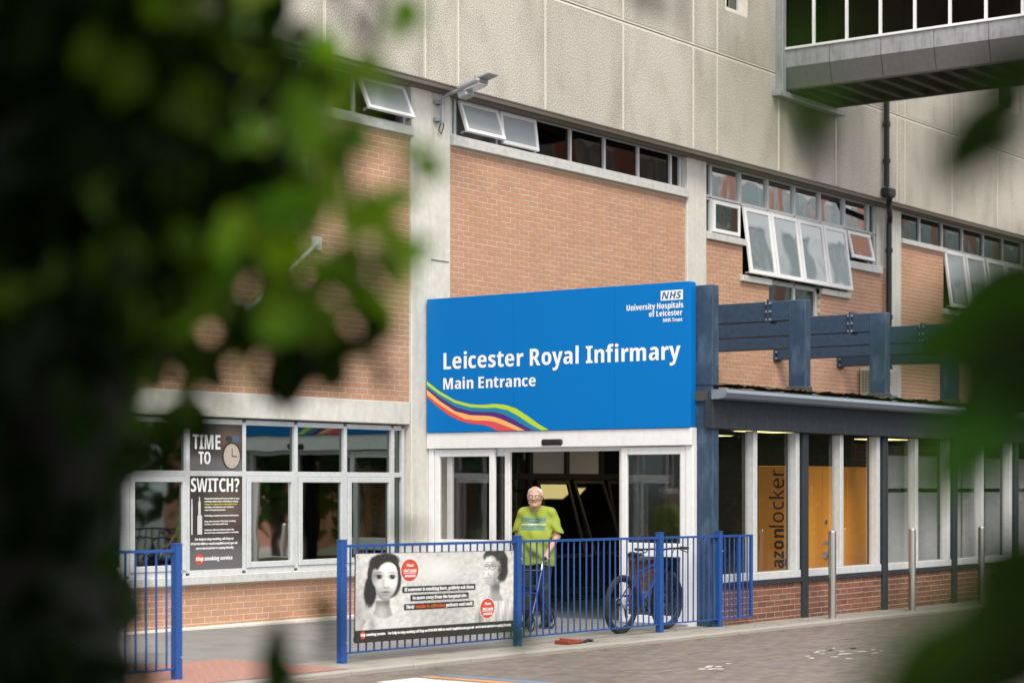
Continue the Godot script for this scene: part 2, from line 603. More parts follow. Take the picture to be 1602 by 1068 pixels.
func ground() -> void:
	var far := B.new()
	far.face([Vector3(-500, -0.75, -500), Vector3(600, -0.75, -500), Vector3(600, -0.75, 500), Vector3(-500, -0.75, 500)], Vector3.UP)
	struct("terrain", far, M.asphalt)
	sheet("forecourt", -30, 70, -6, 4.2, 0.0, M.asphalt, 30, 4)
	sheet("pavement", -30, 70, 4.2, 5.0, 0.004, M.paving, 30, 2)
	var road := sheet("road", -30, 90, 5.1, 19.5, -0.035, paver_material(), 30, 8)
	road.name = "road"
	sheet("far_pavement", -30, 90, 19.5, 42, -0.028, M.paving, 30, 4)
	# the tactile paving of the crossing
	sheet("tactile_paving", 9.3, 14.4, 3.3, 4.94, 0.009, M.tactile, 8, 4)
	var tac := B.new()
	for k in 40:
		for l in 11:
			var x := 9.4 + k * 0.125
			var z := 3.45 + l * 0.14
			tac.lathe(Vector3(x, ground_y(x, z) + 0.009, z), [Vector2(0.025, 0), Vector2(0.016, 0.006), Vector2(0.001, 0.006)], 6)
	var td := put(self, "tactile_studs", tac, M.tactile)
	td.set_meta("kind", "stuff")
	td.set_meta("label", "low round studs of the red tactile paving at the crossing")
	# kerb stones along the road
	var kerb := struct("kerb", B.new().box(Vector3(-30, -0.6, 5.01), Vector3(70, -0.2, 5.1)), M.kerb_stone)
	for k in 34:
		var x := 6.0 + k * 0.915
		var y := ground_y(x, 5.05)
		put(kerb, "kerb_stone", B.new().cbox(Vector3(x + 0.004, y - 0.2, 5.0), Vector3(x + 0.911, y + 0.008 + 0.003 * sin(k * 7.0), 5.12), 0.012), M.kerb_stone)
	# strip of concrete along the foot of the wall
	var ed := B.new()
	ed.cbox(Vector3(6, -0.1, 0.0), Vector3(21.4, ground_y(17, 0) + 0.025, 0.17), 0.01)
	struct("wall_edging", ed, M.edge_concrete)
	# the painted crossing beside the fence
	var strips := [["road_white", 13.85, 14.42, 5.72, 12.0], ["road_orange", 14.5, 14.68, 5.72, 12.0], ["road_blue", 14.72, 14.86, 5.72, 12.0], ["road_white", 13.0, 13.6, 5.72, 12.0]]
	for s in strips:
		sheet("road_marking", s[1], s[2], s[3], s[4], -0.03, M[s[0]], 2, 2)
	# a few dry leaves blown against the kerb
	var dl := B.new()
	var rl := RandomNumberGenerator.new()
	rl.seed = 19
	for k in 34:
		var lx := rl.randf_range(15.0, 25.0)
		var lz := 5.16 + absf(rl.randfn(0.0, 0.12)) if k % 3 else rl.randf_range(4.4, 5.0)
		var ly := ground_y(lx, lz) + (0.014 if lz < 5.1 else -0.02)
		var ang := rl.randf() * TAU
		var d := Vector3(cos(ang), 0.15, sin(ang)) * rl.randf_range(0.02, 0.04)
		var w := d.cross(Vector3.UP) * 0.4
		dl.face([Vector3(lx, ly, lz) - d, Vector3(lx, ly + 0.006, lz) - w, Vector3(lx, ly, lz) + d, Vector3(lx, ly + 0.004, lz) + w], Vector3.UP)
	var fallen := put(self, "fallen_leaves", dl, flat("dry_leaf", Color(0.16, 0.1, 0.04), 0.9))
	fallen.set_meta("kind", "stuff")
	fallen.set_meta("label", "dry brown leaves scattered along the kerb before the entrance")
	# worn paint on the road
	var wp := B.new()
	var r := RandomNumberGenerator.new()
	r.seed = 77
	for k in 30:
		var lot := [Vector2(19.6, 7.4), Vector2(19.4, 7.55), Vector2(17.3, 7.3), Vector2(19.9, 7.2)][k % 4] as Vector2
		var x := lot.x + r.randfn(0, 0.32)
		var z := lot.y + r.randfn(0, 0.17)
		var q := []
		for e in 6:
			var rr := r.randf_range(0.015, 0.06)
			q.append(Vector3(x + cos(TAU * e / 6) * rr * 1.6, 0, z + sin(TAU * e / 6) * rr * 0.8))
		for e in 6:
			q[e].y = ground_y(q[e].x, q[e].z) - 0.030
		wp.face(q, Vector3.UP)
	var worn := put(self, "worn_road_paint", wp, M.road_white)
	worn.set_meta("kind", "stuff")
	worn.set_meta("label", "flakes of worn white paint left on the block paved road")


# ---------------------------------------------------------------- brickwork
var brick_mesh: Mesh

func pierced(b: B, x0: float, x1: float, y0: float, y1: float, z0: float, z1: float, holes: Array) -> void:
	# a slab with rectangular holes (Rect2 in x and y)
	var xs := [x0, x1]
	var ys := [y0, y1]
	for h in holes:
		for e in [h.position.x, h.end.x]:
			if e > x0 and e < x1 and not xs.has(e):
				xs.append(e)
		for e in [h.position.y, h.end.y]:
			if e > y0 and e < y1 and not ys.has(e):
				ys.append(e)
	xs.sort()
	ys.sort()
	for k in ys.size() - 1:
		var from := -1.0e9
		for l in xs.size():
			var solid := false
			if l < xs.size() - 1:
				var mid := Vector2((xs[l] + xs[l + 1]) / 2, (ys[k] + ys[k + 1]) / 2)
				solid = true
				for h in holes:
					if h.has_point(mid):
						solid = false
			if solid and from < -1e8:
				from = xs[l]
			if not solid and from > -1e8:
				b.box(Vector3(from, ys[k], z0), Vector3(xs[l], ys[k + 1], z1))
				from = -1.0e9

func brick_wall(building: Node3D, x0: float, x1: float, y0: float, y1: float, z: float, holes: Array, single: Callable, dark := false, mortar_back := 0.25) -> void:
	var root := group_part(building, "brick_wall")
	var mo := B.new()
	pierced(mo, x0, x1, y0, y1, z - mortar_back, z - 0.003, holes)
	put(root, "mortar", mo, M.mortar_dark if dark else M.mortar)
	var places := []
	var tints := []
	var row := 0
	var y := y0
	while y + 0.03 < y1:
		var top := minf(y + 0.064, y1)
		var x := x0 - (0.1125 if row % 2 else 0.0)
		while x < x1:
			var spans := [Vector2(maxf(x, x0), minf(x + 0.213, x1))]
			for h in holes:
				if (y + top) / 2 > h.position.y and (y + top) / 2 < h.end.y:
					var next := []
					for s in spans:
						if s.x < h.position.x:
							next.append(Vector2(s.x, minf(s.y, h.position.x)))
						if s.y > h.end.x:
							next.append(Vector2(maxf(s.x, h.end.x), s.y))
					spans = next
			for s in spans:
				if s.y - s.x < 0.03:
					continue
				var proud := rng.randf_range(-0.0015, 0.002)
				var o := Vector3((s.x + s.y) / 2, (y + top) / 2, z - 0.02 + proud)
				var t := Transform3D(Basis.from_scale(Vector3(s.y - s.x, top - y, 0.04)), o)
				var k := rng.randi() % 5
				if single.call(o):
					var q := MeshInstance3D.new()
					q.name = "brick"
					q.mesh = brick_mesh
					q.transform = t
					q.material_override = M["plinth_brick_%d" % k] if dark else M["brick_%d" % k]
					root.add_child(q, true)
				else:
					places.append(t)
					var w := rng.randf_range(0.95, 1.05)
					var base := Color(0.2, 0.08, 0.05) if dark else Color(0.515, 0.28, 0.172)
					tints.append(Color(base.r * w, base.g * w * rng.randf_range(0.97, 1.03), base.b * w * rng.randf_range(0.96, 1.04)))
			x += 0.225
		row += 1
		y += 0.075
	if places.size():
		many(root, "bricks", brick_mesh, M.brick, places, tints)


# ---------------------------------------------------------------- windows
func window_frame(parent: Node, x0: float, x1: float, y0: float, y1: float, z: float, w: float, m: Material, depth := 0.07, called := "frame") -> void:
	var b := B.new()
	var f := z + depth * 0.5
	var k := z - depth * 0.5
	b.cbox(Vector3(x0, y0, k), Vector3(x0 + w, y1, f), 0.006)
	b.cbox(Vector3(x1 - w, y0, k), Vector3(x1, y1, f), 0.006)
	b.cbox(Vector3(x0 + w, y0, k + 0.001), Vector3(x1 - w, y0 + w, f - 0.001), 0.006)
	b.cbox(Vector3(x0 + w, y1 - w, k + 0.001), Vector3(x1 - w, y1, f - 0.001), 0.006)
	put(parent, called, b, m)

func pane(parent: Node, x0: float, x1: float, y0: float, y1: float, z: float, m: Material) -> void:
	var b := B.new()
	if m == M.glass:
		b.face([Vector3(x0, y0, z), Vector3(x1, y0, z), Vector3(x1, y1, z), Vector3(x0, y1, z)], Vector3(0, 0, 1))
	else:
		b.box(Vector3(x0, y0, z - 0.006), Vector3(x1, y1, z + 0.006))
	put(parent, "pane", b, m)

func sash(building: Node, x0: float, x1: float, y0: float, y1: float, z: float, open_deg: float, w: float, glass: Material, frame: Material, blind := 0.0) -> void:
	# a top-hung sash, pushed out at its foot
	var root := group_part(building, "window_sash")
	root.position = Vector3(0, y1, z)
	root.rotation.x = -deg_to_rad(open_deg)
	var h := y1 - y0
	window_frame(root, x0, x1, -h, 0.0, 0.0, w, frame, 0.05)
	pane(root, x0 + w, x1 - w, -h + w, -w, 0.0, glass)
	if open_deg > 1.0:
		var st := B.new()
		for x in [x0 + 0.02, x1 - 0.02]:
			st.obox(Vector3(x, -h + 0.03, -0.06), Vector3(0.012, 0.03, 0.1), Basis())
		put(root, "stay", st, M.zinc)

func window_grid(building: Node, xs: Array, ys: Array, z: float, w: float, frame: Material, glasses: Array, called := "window", depth := 0.08) -> Node3D:
	# fixed frame of mullions at xs and transoms at ys, one pane in each light; a null glass leaves the light open
	var root := group_part(building, called)
	for k in xs.size():
		put(root, "mullion", B.new().cbox(Vector3(xs[k] - w / 2, ys[0], z - depth / 2), Vector3(xs[k] + w / 2, ys[-1], z + depth / 2), 0.005), frame)
	for k in ys.size():
		var t := B.new()
		for l in xs.size() - 1:
			t.cbox(Vector3(xs[l] + w / 2, ys[k] - w / 2, z - depth / 2 + 0.003), Vector3(xs[l + 1] - w / 2, ys[k] + w / 2, z + depth / 2 - 0.003), 0.005)
		put(root, "transom", t, frame)
	for k in ys.size() - 1:
		for l in xs.size() - 1:
			var g = glasses[(k * (xs.size() - 1) + l) % glasses.size()]
			if g != null:
				pane(root, xs[l] + w / 2, xs[l + 1] - w / 2, ys[k] + w / 2, ys[k + 1] - w / 2, z - 0.01, g)
	return root

func sill(building: Node, x0: float, x1: float, y0: float, y1: float, out := 0.07) -> void:
	put(building, "window_sill", B.new().cbox(Vector3(x0, y0, -0.12), Vector3(x1, y1, out), 0.008), M.sill_concrete)


# ---------------------------------------------------------------- the brick building
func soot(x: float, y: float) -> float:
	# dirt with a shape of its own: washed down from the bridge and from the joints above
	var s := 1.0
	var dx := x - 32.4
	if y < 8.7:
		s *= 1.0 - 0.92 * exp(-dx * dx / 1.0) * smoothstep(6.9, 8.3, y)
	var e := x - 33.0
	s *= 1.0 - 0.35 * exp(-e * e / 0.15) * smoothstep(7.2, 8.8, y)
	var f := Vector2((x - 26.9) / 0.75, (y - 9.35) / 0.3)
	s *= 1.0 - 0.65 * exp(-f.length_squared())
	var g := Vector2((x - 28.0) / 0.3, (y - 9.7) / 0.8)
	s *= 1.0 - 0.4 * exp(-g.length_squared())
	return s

func dash_face(parent: Node, x0: float, x1: float, y0: float, y1: float, z: float) -> void:
	# exposed aggregate between smooth margins, with its stains
	var b := B.new()
	b.tinted = true
	var nx := maxi(1, int((x1 - x0) / 0.12))
	var ny := maxi(1, int((y1 - y0) / 0.12))
	var at := 0
	var tone := rng.randf_range(0.93, 1.06)
	var streak := FastNoiseLite.new()
	streak.seed = int(x0 * 10.0) + int(y0)
	streak.frequency = 1.0
	for l in ny + 1:
		for k in nx + 1:
			var x := lerpf(x0, x1, float(k) / nx)
			var y := lerpf(y0, y1, float(l) / ny)
			b.v.append(Vector3(x, y, z))
			b.n.append(Vector3(0, 0, 1))
			b.uv.append(Vector2(x, y))
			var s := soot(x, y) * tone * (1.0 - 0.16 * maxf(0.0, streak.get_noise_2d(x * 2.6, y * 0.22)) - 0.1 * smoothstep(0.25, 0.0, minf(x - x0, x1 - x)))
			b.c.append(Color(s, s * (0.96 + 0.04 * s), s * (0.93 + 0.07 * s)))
	for l in ny:
		for k in nx:
			at = l * (nx + 1) + k
			for w in [at, at + nx + 1, at + 1, at + 1, at + nx + 1, at + nx + 2]:
				b.i.append(w)
	b.tint = Color.WHITE
	for side in [[Vector3(x0, y0, z - 0.01), Vector3(x0, y1, z - 0.01), Vector3(x0, y1, z), Vector3(x0, y0, z), Vector3.LEFT], [Vector3(x1, y0, z - 0.01), Vector3(x1, y1, z - 0.01), Vector3(x1, y1, z), Vector3(x1, y0, z), Vector3.RIGHT], [Vector3(x0, y0, z - 0.01), Vector3(x1, y0, z - 0.01), Vector3(x1, y0, z), Vector3(x0, y0, z), Vector3.DOWN]]:
		b.face([side[0], side[1], side[2], side[3]], side[4])
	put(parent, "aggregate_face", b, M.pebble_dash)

func panel(building: Node, x0: float, x1: float, y0: float, y1: float, holes := []) -> void:
	var p := group_part(building, "concrete_panel")
	var b := B.new()
	pierced(b, x0 + 0.008, x1 - 0.008, y0, y1, 0.1, 0.35, holes)
	put(p, "backing", b, M.edge_concrete)
	var m := 0.032
	if holes.is_empty():
		dash_face(p, x0 + m, x1 - m, y0 + (0.0 if y0 < 7.5 else m), y1 - m, 0.358)
	else:
		var h: Rect2 = holes[0]
		dash_face(p, x0 + m, x1 - m, y0 + m, h.position.y - 0.06, 0.358)
		dash_face(p, x0 + m, h.position.x - 0.05, h.position.y - 0.06, y1 - m, 0.358)
		dash_face(p, h.end.x + 0.05, x1 - m, h.position.y - 0.06, y1 - m, 0.358)
		window_grid(building, [h.position.x + 0.03, h.end.x - 0.03], [h.position.y + 0.03, h.position.y + h.size.y * 0.45, h.end.y - 0.03], 0.2, 0.05, M.alu_frame, [M.glass_mid])

func building() -> void:
	var b0 := thing("hospital_building", "brick hospital block with pale concrete columns under a large pebble-dashed concrete upper storey", "building")
	var none := func(_o): return false
	# columns, in two halves with a joint between them
	for x in [6.9, 14.15, 21.41, 28.65, 36.2, 43.65, 50.9]:
		var wide := 0.88 if x < 22.0 else 0.64
		for k in 2:
			var a: float = x + k * (wide / 2 + 0.006)
			put(b0, "concrete_column", B.new().cbox(Vector3(a, -0.4, -0.25), Vector3(a + wide / 2 - 0.006, 7.205, 0.045 - k * 0.012), 0.012), M.smooth_concrete)
		put(b0, "column_joint", B.new().box(Vector3(x + 0.05, 4.83, 0.03), Vector3(x + wide - 0.05, 4.84, 0.0445)), M.soffit_concrete)
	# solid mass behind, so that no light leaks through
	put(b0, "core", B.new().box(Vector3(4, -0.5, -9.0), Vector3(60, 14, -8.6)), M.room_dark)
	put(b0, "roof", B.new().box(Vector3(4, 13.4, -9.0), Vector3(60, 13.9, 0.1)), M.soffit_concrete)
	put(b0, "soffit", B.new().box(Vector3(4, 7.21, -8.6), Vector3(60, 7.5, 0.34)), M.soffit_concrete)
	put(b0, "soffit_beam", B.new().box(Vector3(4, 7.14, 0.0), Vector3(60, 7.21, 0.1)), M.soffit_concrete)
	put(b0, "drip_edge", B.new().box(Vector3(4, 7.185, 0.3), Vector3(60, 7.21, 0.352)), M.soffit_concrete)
	put(b0, "end_wall", B.new().box(Vector3(3.7, -0.5, -9.0), Vector3(4.0, 14, 0.3)), M.edge_concrete)
	put(b0, "end_wall", B.new().box(Vector3(60, -0.5, -9.0), Vector3(60.3, 14, 0.3)), M.edge_concrete)
	put(b0, "floor_slab", B.new().box(Vector3(4, 2.7, -8.6), Vector3(60, 2.85, -0.26)), M.room_dark)
	# upper storey
	var bays := [7.0, 14.2, 21.31, 28.32, 35.97, 43.3, 50.5]
	for k in bays.size() - 1:
		var xs := []
		if k == 2:
			xs = [21.31, 22.04, 24.13, 26.22, 28.32]
		elif k == 3:
			xs = [28.32, 29.09, 31.2, 33.39, 35.6, 35.97]
		elif k == 4:
			xs = [35.97, 36.32, 38.55, 40.9, 43.3]
		elif k == 1:
			xs = [14.2, 14.9, 17.2, 19.27, 21.31]
		else:
			for l in 4:
				xs.append(lerpf(bays[k], bays[k + 1], l / 3.0))
		for l in xs.size() - 1:
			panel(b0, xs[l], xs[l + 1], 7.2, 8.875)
			var hole := []
			if absf(xs[l] - 29.09) < 0.01:
				hole = [Rect2(29.4, 9.72, 0.66, 1.5)]
			elif absf(xs[l] - 40.9) < 0.01:
				hole = [Rect2(41.0, 9.85, 1.0, 1.5)]
			elif absf(xs[l] - 14.9) < 0.01:
				hole = [Rect2(15.4, 9.8, 0.7, 1.4)]
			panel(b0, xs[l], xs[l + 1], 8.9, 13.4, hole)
	# left bay: ground floor windows over a brick plinth, bricks above, strip of windows under the soffit
	var seen_low := func(o: Vector3): return o.x > 16.3 and o.x < 20.9
	brick_wall(b0, 15.03, 21.4, -0.08, 0.535, 0.0, [], seen_low)
	brick_wall(b0, 7.8, 14.14, -0.08, 0.535, 0.0, [], none)
	sill(b0, 7.8, 14.14, 0.535, 0.64, 0.09)
	sill(b0, 15.03, 21.4, 0.535, 0.64, 0.09)
	put(b0, "lintel", B.new().cbox(Vector3(15.04, 2.55, -0.25), Vector3(21.4, 2.855, 0.03), 0.01), M.smooth_concrete)
	put(b0, "lintel", B.new().cbox(Vector3(7.8, 2.55, -0.25), Vector3(14.14, 2.855, 0.03), 0.01), M.smooth_concrete)
	var tall := Rect2(17.05, 5.36, 2.25, 1.2)
	var seen_left := func(o: Vector3): return o.x > 20.5 and o.y > 5.6
	brick_wall(b0, 15.03, 21.4, 2.86, 6.47, 0.0, [tall, Rect2(17.05, 5.36, 2.25, 1.3)], seen_left)
	brick_wall(b0, 7.8, 14.14, 2.86, 6.47, 0.0, [], none)
	sill(b0, 7.8, 14.14, 6.47, 6.6)
	sill(b0, 15.03, 17.04, 6.47, 6.6)
	sill(b0, 19.31, 21.44, 6.47, 6.6)
	sill(b0, 16.98, 19.37, 5.26, 5.37)
	window_grid(b0, [7.85, 9.4, 11.0, 12.5, 14.1], [6.62, 7.17], -0.1, 0.06, M.alu_frame, [M.glass_dark])
	window_grid(b0, [15.08, 16.1, 17.08, 18.2, 19.28, 20.33, 21.38], [6.62, 7.17], -0.1, 0.055, M.alu_frame, [M.glass_mid, M.glass_mirror, M.glass_mirror, M.glass_dark, M.glass_dark, null])
	sash(b0, 20.37, 21.33, 6.64, 7.13, -0.04, 24.0, 0.05, M.glass_sky_pale, M.white_frame)
	window_grid(b0, [17.08, 18.2, 19.28], [5.39, 6.6], -0.1, 0.05, M.alu_frame, [null])
	sash(b0, 17.12, 18.16, 5.4, 6.56, -0.04, 10.0, 0.06, M.glass_mid, M.white_frame)
	sash(b0, 18.24, 19.24, 5.4, 6.56, -0.04, 10.0, 0.06, M.glass_mirror, M.white_frame)
	# rooms behind the open sashes
	put(b0, "room_wall", B.new().box(Vector3(4, 2.86, -1.6), Vector3(60, 7.2, -1.5)), M.room_dark)
	put(b0, "room_wall", B.new().box(Vector3(4, -0.5, -2.6), Vector3(21.9, 2.7, -2.5)), M.room_dark)
	# ground floor windows, left
	var gx := [15.4, 16.3, 17.28, 18.25, 19.2, 20.16, 21.14, 21.36]
	window_grid(b0, gx, [0.67, 1.865, 2.5], -0.1, 0.065, M.alu_frame, [null, null, null, null, null, null, M.glass_mid, M.glass_mid, M.glass_mid, M.glass_mid, M.glass_mid, M.glass_mid, M.glass_mid, M.glass_mid])
	for k in 6:
		if k == 2:
			continue
		var root := group_part(b0, "window_sash")
		window_frame(root, gx[k] + 0.035, gx[k + 1] - 0.035, 0.705, 1.83, -0.07, 0.07, M.alu_frame, 0.06)
		pane(root, gx[k] + 0.1, gx[k + 1] - 0.1, 0.77, 1.76, -0.08, [M.glass_mid, M.glass_mid, M.glass_mid, M.glass_mirror, M.glass_mid, M.glass_mid][k])
	pane(group_part(b0, "window"), gx[2] + 0.03, gx[3] - 0.03, 0.7, 1.83, -0.11, M.glass_dark)
	window_grid(b0, [7.85, 9.1, 10.4, 11.6, 12.9, 14.1], [0.67, 1.865, 2.5], -0.1, 0.065, M.alu_frame, [M.glass_mid])
	# middle bay above the entrance
	var seen_mid := func(o: Vector3): return o.x < 23.9 and o.y > 4.25 and o.y < 5.9 or o.x > 24.0 and o.x < 24.9 and o.y > 4.3 and o.y < 4.8
	brick_wall(b0, 22.3, 28.64, 2.62, 6.465, 0.0, [], seen_mid)
	sill(b0, 22.3, 28.64, 6.465, 6.61, 0.09)
	window_grid(b0, [22.42, 22.52, 23.5, 24.46, 25.4, 26.34, 27.32, 28.31, 28.6], [6.635, 7.17], -0.1, 0.05, M.alu_frame, [M.glass_dark, null, null, M.glass_dark, M.glass_dark, M.glass_dark, M.glass_dark, M.glass_dark])
	sash(b0, 22.55, 23.47, 6.66, 7.14, -0.04, 19.0, 0.055, M.glass_sky_pale, M.white_frame)
	sash(b0, 23.53, 24.43, 6.66, 7.14, -0.04, 7.0, 0.055, M.glass_sky_pale, M.white_frame)
	put(b0, "blind", B.new().box(Vector3(22.5, 6.66, -0.3), Vector3(24.45, 7.14, -0.29)), M.blind)
	# inside the lobby: the old outer wall with dark glazing
	var gw := [22.4, 23.35, 24.3, 25.25, 26.2, 27.15, 28.1, 28.6]
	window_grid(b0, gw, [0.0, 0.12, 1.86, 2.5], -0.05, 0.09, M.dark_frame, [M.glass_dark, M.glass_dark, M.glass_dark, M.glass_dark, M.glass_dark, M.glass_dark, M.glass_dark, M.glass_inner, M.glass_inner, M.glass_inner, M.glass_inner, M.glass_inner, M.glass_inner, M.glass_inner, M.glass_inner, M.glass_inner, M.pale_panel, M.pale_panel, M.glass_inner, M.glass_inner, M.glass_inner])  # two top panes are pale, a reflection put into their colour
	for e in [[24.36, 25.2, 17.0], [25.31, 26.15, 20.0], [26.26, 27.1, 12.0]]:
		sash(b0, e[0], e[1], 0.6, 1.8, 0.02, e[2], 0.06, M.glass_inner, M.dark_frame)
	put(b0, "lintel", B.new().box(Vector3(22.3, 2.5, -0.25), Vector3(28.64, 2.62, 0.02)), M.room_dark)
	# bay to the right: stepped windows
	var h2 := [Rect2(29.29, 5.97, 7.0, 1.3), Rect2(30.56, 5.36, 3.97, 0.7), Rect2(31.5, 4.3, 1.92, 1.2)]
	brick_wall(b0, 29.29, 36.19, -0.1, 6.47, 0.0, h2, none)
	sill(b0, 29.29, 30.58, 5.86, 5.97)
	sill(b0, 30.46, 31.5, 5.25, 5.36)
	sill(b0, 33.42, 34.6, 5.25, 5.36)
	sill(b0, 34.5, 35.95, 5.83, 5.97)
	put(b0, "pier", B.new().box(Vector3(35.86, 5.97, -0.25), Vector3(36.2, 7.2, -0.03)), M.smooth_concrete)
	window_grid(b0, [29.33, 29.6, 30.6, 31.58, 32.58, 33.57, 34.56, 35.58, 35.83], [6.6, 7.17], -0.1, 0.06, M.alu_frame, [M.glass_mid, M.glass_mirror, M.glass_mirror, M.glass_mirror, M.glass_mirror, M.glass_mirror, M.glass_mirror, M.glass_mid])
	window_grid(b0, [29.33, 29.6, 30.56], [5.99, 6.57], -0.1, 0.05, M.alu_frame, [M.glass_mid, M.glass_mid])
	window_grid(b0, [34.56, 35.58, 35.83], [5.99, 6.57], -0.1, 0.05, M.alu_frame, [null, M.glass_mid])
	sash(b0, 29.63, 30.53, 6.02, 6.55, -0.045, 0.0, 0.06, M.glass_mid, M.white_frame)
	sash(b0, 34.6, 35.55, 6.02, 6.55, -0.04, 13.0, 0.065, M.glass_mirror, M.white_frame)
	for k in 4:
		var a: float = [30.62, 31.6, 32.6, 33.59][k]
		sash(b0, a, [31.57, 32.57, 33.56, 34.52][k], 5.38, 6.55, -0.03, 7.5, 0.075, M.glass_mirror, M.white_frame)
	window_grid(b0, [30.58, 31.58, 32.58, 33.57, 34.53], [5.37, 6.56], -0.12, 0.04, M.alu_frame, [null])
	window_grid(b0, [31.53, 32.56, 33.4], [4.32, 5.33], -0.1, 0.07, M.alu_frame, [M.glass_mid])
	# farthest bay
	var h3 := [Rect2(38.92, 5.36, 4.8, 1.3)]
	brick_wall(b0, 36.85, 43.64, 2.3, 6.52, 0.0, h3, none)
	sill(b0, 36.85, 38.94, 6.52, 6.62)
	sill(b0, 38.85, 43.64, 5.25, 5.37)
	window_grid(b0, [36.9, 37.91, 39.0, 40.03, 41.14, 42.2, 43.3], [6.63, 7.17], -0.1, 0.05, M.alu_frame, [M.glass_mid])
	for k in 4:
		var a: float = [39.0, 40.06, 41.17, 42.23][k]
		sash(b0, a, a + 1.0, 5.4, 6.6, -0.03, 8.0, 0.075, M.glass_mirror, M.white_frame)
	brick_wall(b0, 44.4, 50.9, 2.3, 6.47, 0.0, [], none)
	window_grid(b0, [44.4, 46.0, 47.5, 49.0, 50.9], [6.5, 7.17], -0.1, 0.06, M.alu_frame, [M.glass_mid])


# ---------------------------------------------------------------- the entrance lobby
func lobby() -> void:
	var t := thing("entrance_lobby", "low dark blue steel and glass entrance lobby with portal frames standing on its roof", "lobby")
	var none := func(_o): return false
	var zf := 4.5
	# portal frames
	for k in 6:
		var x := FRAME0 + PITCH * k
		var p := group_part(t, "portal_frame")
		var low := -0.3 if k == 0 else 2.9
		put(p, "post", B.new().cbox(Vector3(x, low, zf - 0.26), Vector3(x + 0.16, 4.23, zf), 0.012), M.blue_steel_worn)
		var be := B.new()
		be.cbox(Vector3(x + 0.004, 3.955, 0.05), Vector3(x + 0.156, 4.228, zf - 0.26), 0.01)
		put(p, "beam", be, M.blue_steel)
		var fl := B.new()
		for z in [3.937, 3.953]:
			fl.box(Vector3(x - 0.035, 3.93, z - 0.007), Vector3(x + 0.195, 4.255, z + 0.007))
		put(p, "flange", fl, M.blue_steel)
		put(p, "flange", B.new().box(Vector3(x - 0.045, 3.925, 0.0), Vector3(x + 0.2, 4.26, 0.03)), M.blue_steel)
		var bo := B.new()
		for z in [3.92, 0.05]:
			for y in [3.98, 4.09, 4.2]:
				bo.obox(Vector3(x - 0.018, y, z), Vector3(0.028, 0.028, 0.03), Basis())
				if z > 1:
					bo.obox(Vector3(x - 0.018, y, z + 0.05), Vector3(0.028, 0.028, 0.03), Basis())
		put(p, "bolt", bo, M.zinc)
		if k > 0:
			put(p, "base_flashing", B.new().cbox(Vector3(x - 0.02, 2.86, zf - 0.29), Vector3(x + 0.18, 3.06, zf + 0.015), 0.01), M.room_dark)
	# roof, fascia, gutter
	put(t, "roof", B.new().box(Vector3(21.82, 2.78, 0.05), Vector3(40, 2.9, 4.45)), M.room_dark)
	var mo := B.new()
	var nz := FastNoiseLite.new()
	nz.seed = 4
	nz.frequency = 2.2
	for k in 260:
		var x := 21.85 + k * 0.07
		for l in 4:
			var z := 4.25 + l * 0.12
			var q := []
			for e in [[0, 0], [1, 0], [1, 1], [0, 1]]:
				var xx: float = x + e[0] * 0.07
				var zz: float = z + e[1] * 0.12
				q.append(Vector3(xx, 2.98 + 0.03 * nz.get_noise_2d(xx * 0.7, zz * 2.0) + 0.03 * nz.get_noise_2d(xx * 5.0, zz * 6.0) - 0.05 * maxf(0.0, zz - 4.6), zz))
			mo.face([q[0], q[1], q[2]], Vector3.UP)
			mo.face([q[0], q[2], q[3]], Vector3.UP)
		mo.face([Vector3(x, 2.9, 4.735), Vector3(x + 0.07, 2.9, 4.735), Vector3(x + 0.07, 2.93, 4.73), Vector3(x, 2.93, 4.73)], Vector3(0, 0, 1))
	var mm := put(t, "moss", mo, M.moss)
	mm.set_meta("kind", "stuff")
	put(t, "fascia", B.new().cbox(Vector3(21.8, 2.43, 4.42), Vector3(40, 2.8, zf + 0.04), 0.008), M.grey_steel)
	var prof := []
	for q in [[4.54, 2.915], [4.74, 2.915], [4.77, 2.87], [4.72, 2.81], [4.64, 2.795], [4.54, 2.795]]:
		prof.append(Vector3(21.76, q[1], q[0]))
	put(t, "gutter", B.new().prism(prof, Vector3(18.2, 0, 0)), M.gutter_paint)
	# glazing along the front
	for k in 6:
		var x0 := FRAME0 + PITCH * k + 0.16
		var x1 := FRAME0 + PITCH * (k + 1)
		var w := group_part(t, "window")
		var xm := x0 + 1.06
		for e in [[x0, x0 + 0.05], [xm - 0.05, xm + 0.05], [x1 - 0.13, x1 - 0.03]]:
			put(w, "mullion", B.new().cbox(Vector3(e[0], 0.59, 4.3), Vector3(e[1], 2.43, 4.43), 0.006), M.alu_frame)
		put(w, "frame", B.new().cbox(Vector3(x0, 0.49, 4.29), Vector3(x1 - 0.03, 0.59, 4.45), 0.006), M.alu_frame)
		pane(w, x0 + 0.05, xm - 0.05, 0.59, 2.43, 4.34, M.glass)
		pane(w, xm + 0.05, x1 - 0.13, 0.59, 2.43, 4.34, M.glass)
		put(t, "sill_strip", B.new().box(Vector3(x0, 0.43, 4.2), Vector3(x1, 0.49, 4.46)), M.grey_steel)
		if k > 0:
			put(t, "column", B.new().cbox(Vector3(x0 - 0.16, -0.3, 4.2), Vector3(x0, 2.43, 4.47), 0.01), M.grey_steel)
		var single := func(o: Vector3): return o.x < 29.3
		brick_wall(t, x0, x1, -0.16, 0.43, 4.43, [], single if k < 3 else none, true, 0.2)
	# inside: floor, ceiling, far end
	put(t, "lobby_floor", B.new().box(Vector3(21.9, -0.4, 0.0), Vector3(40, -0.02, 4.24)), M.lobby_floor)
	put(t, "ceiling", B.new().box(Vector3(21.9, 2.52, 0.03), Vector3(40, 2.6, 4.4)), M.room_dark)
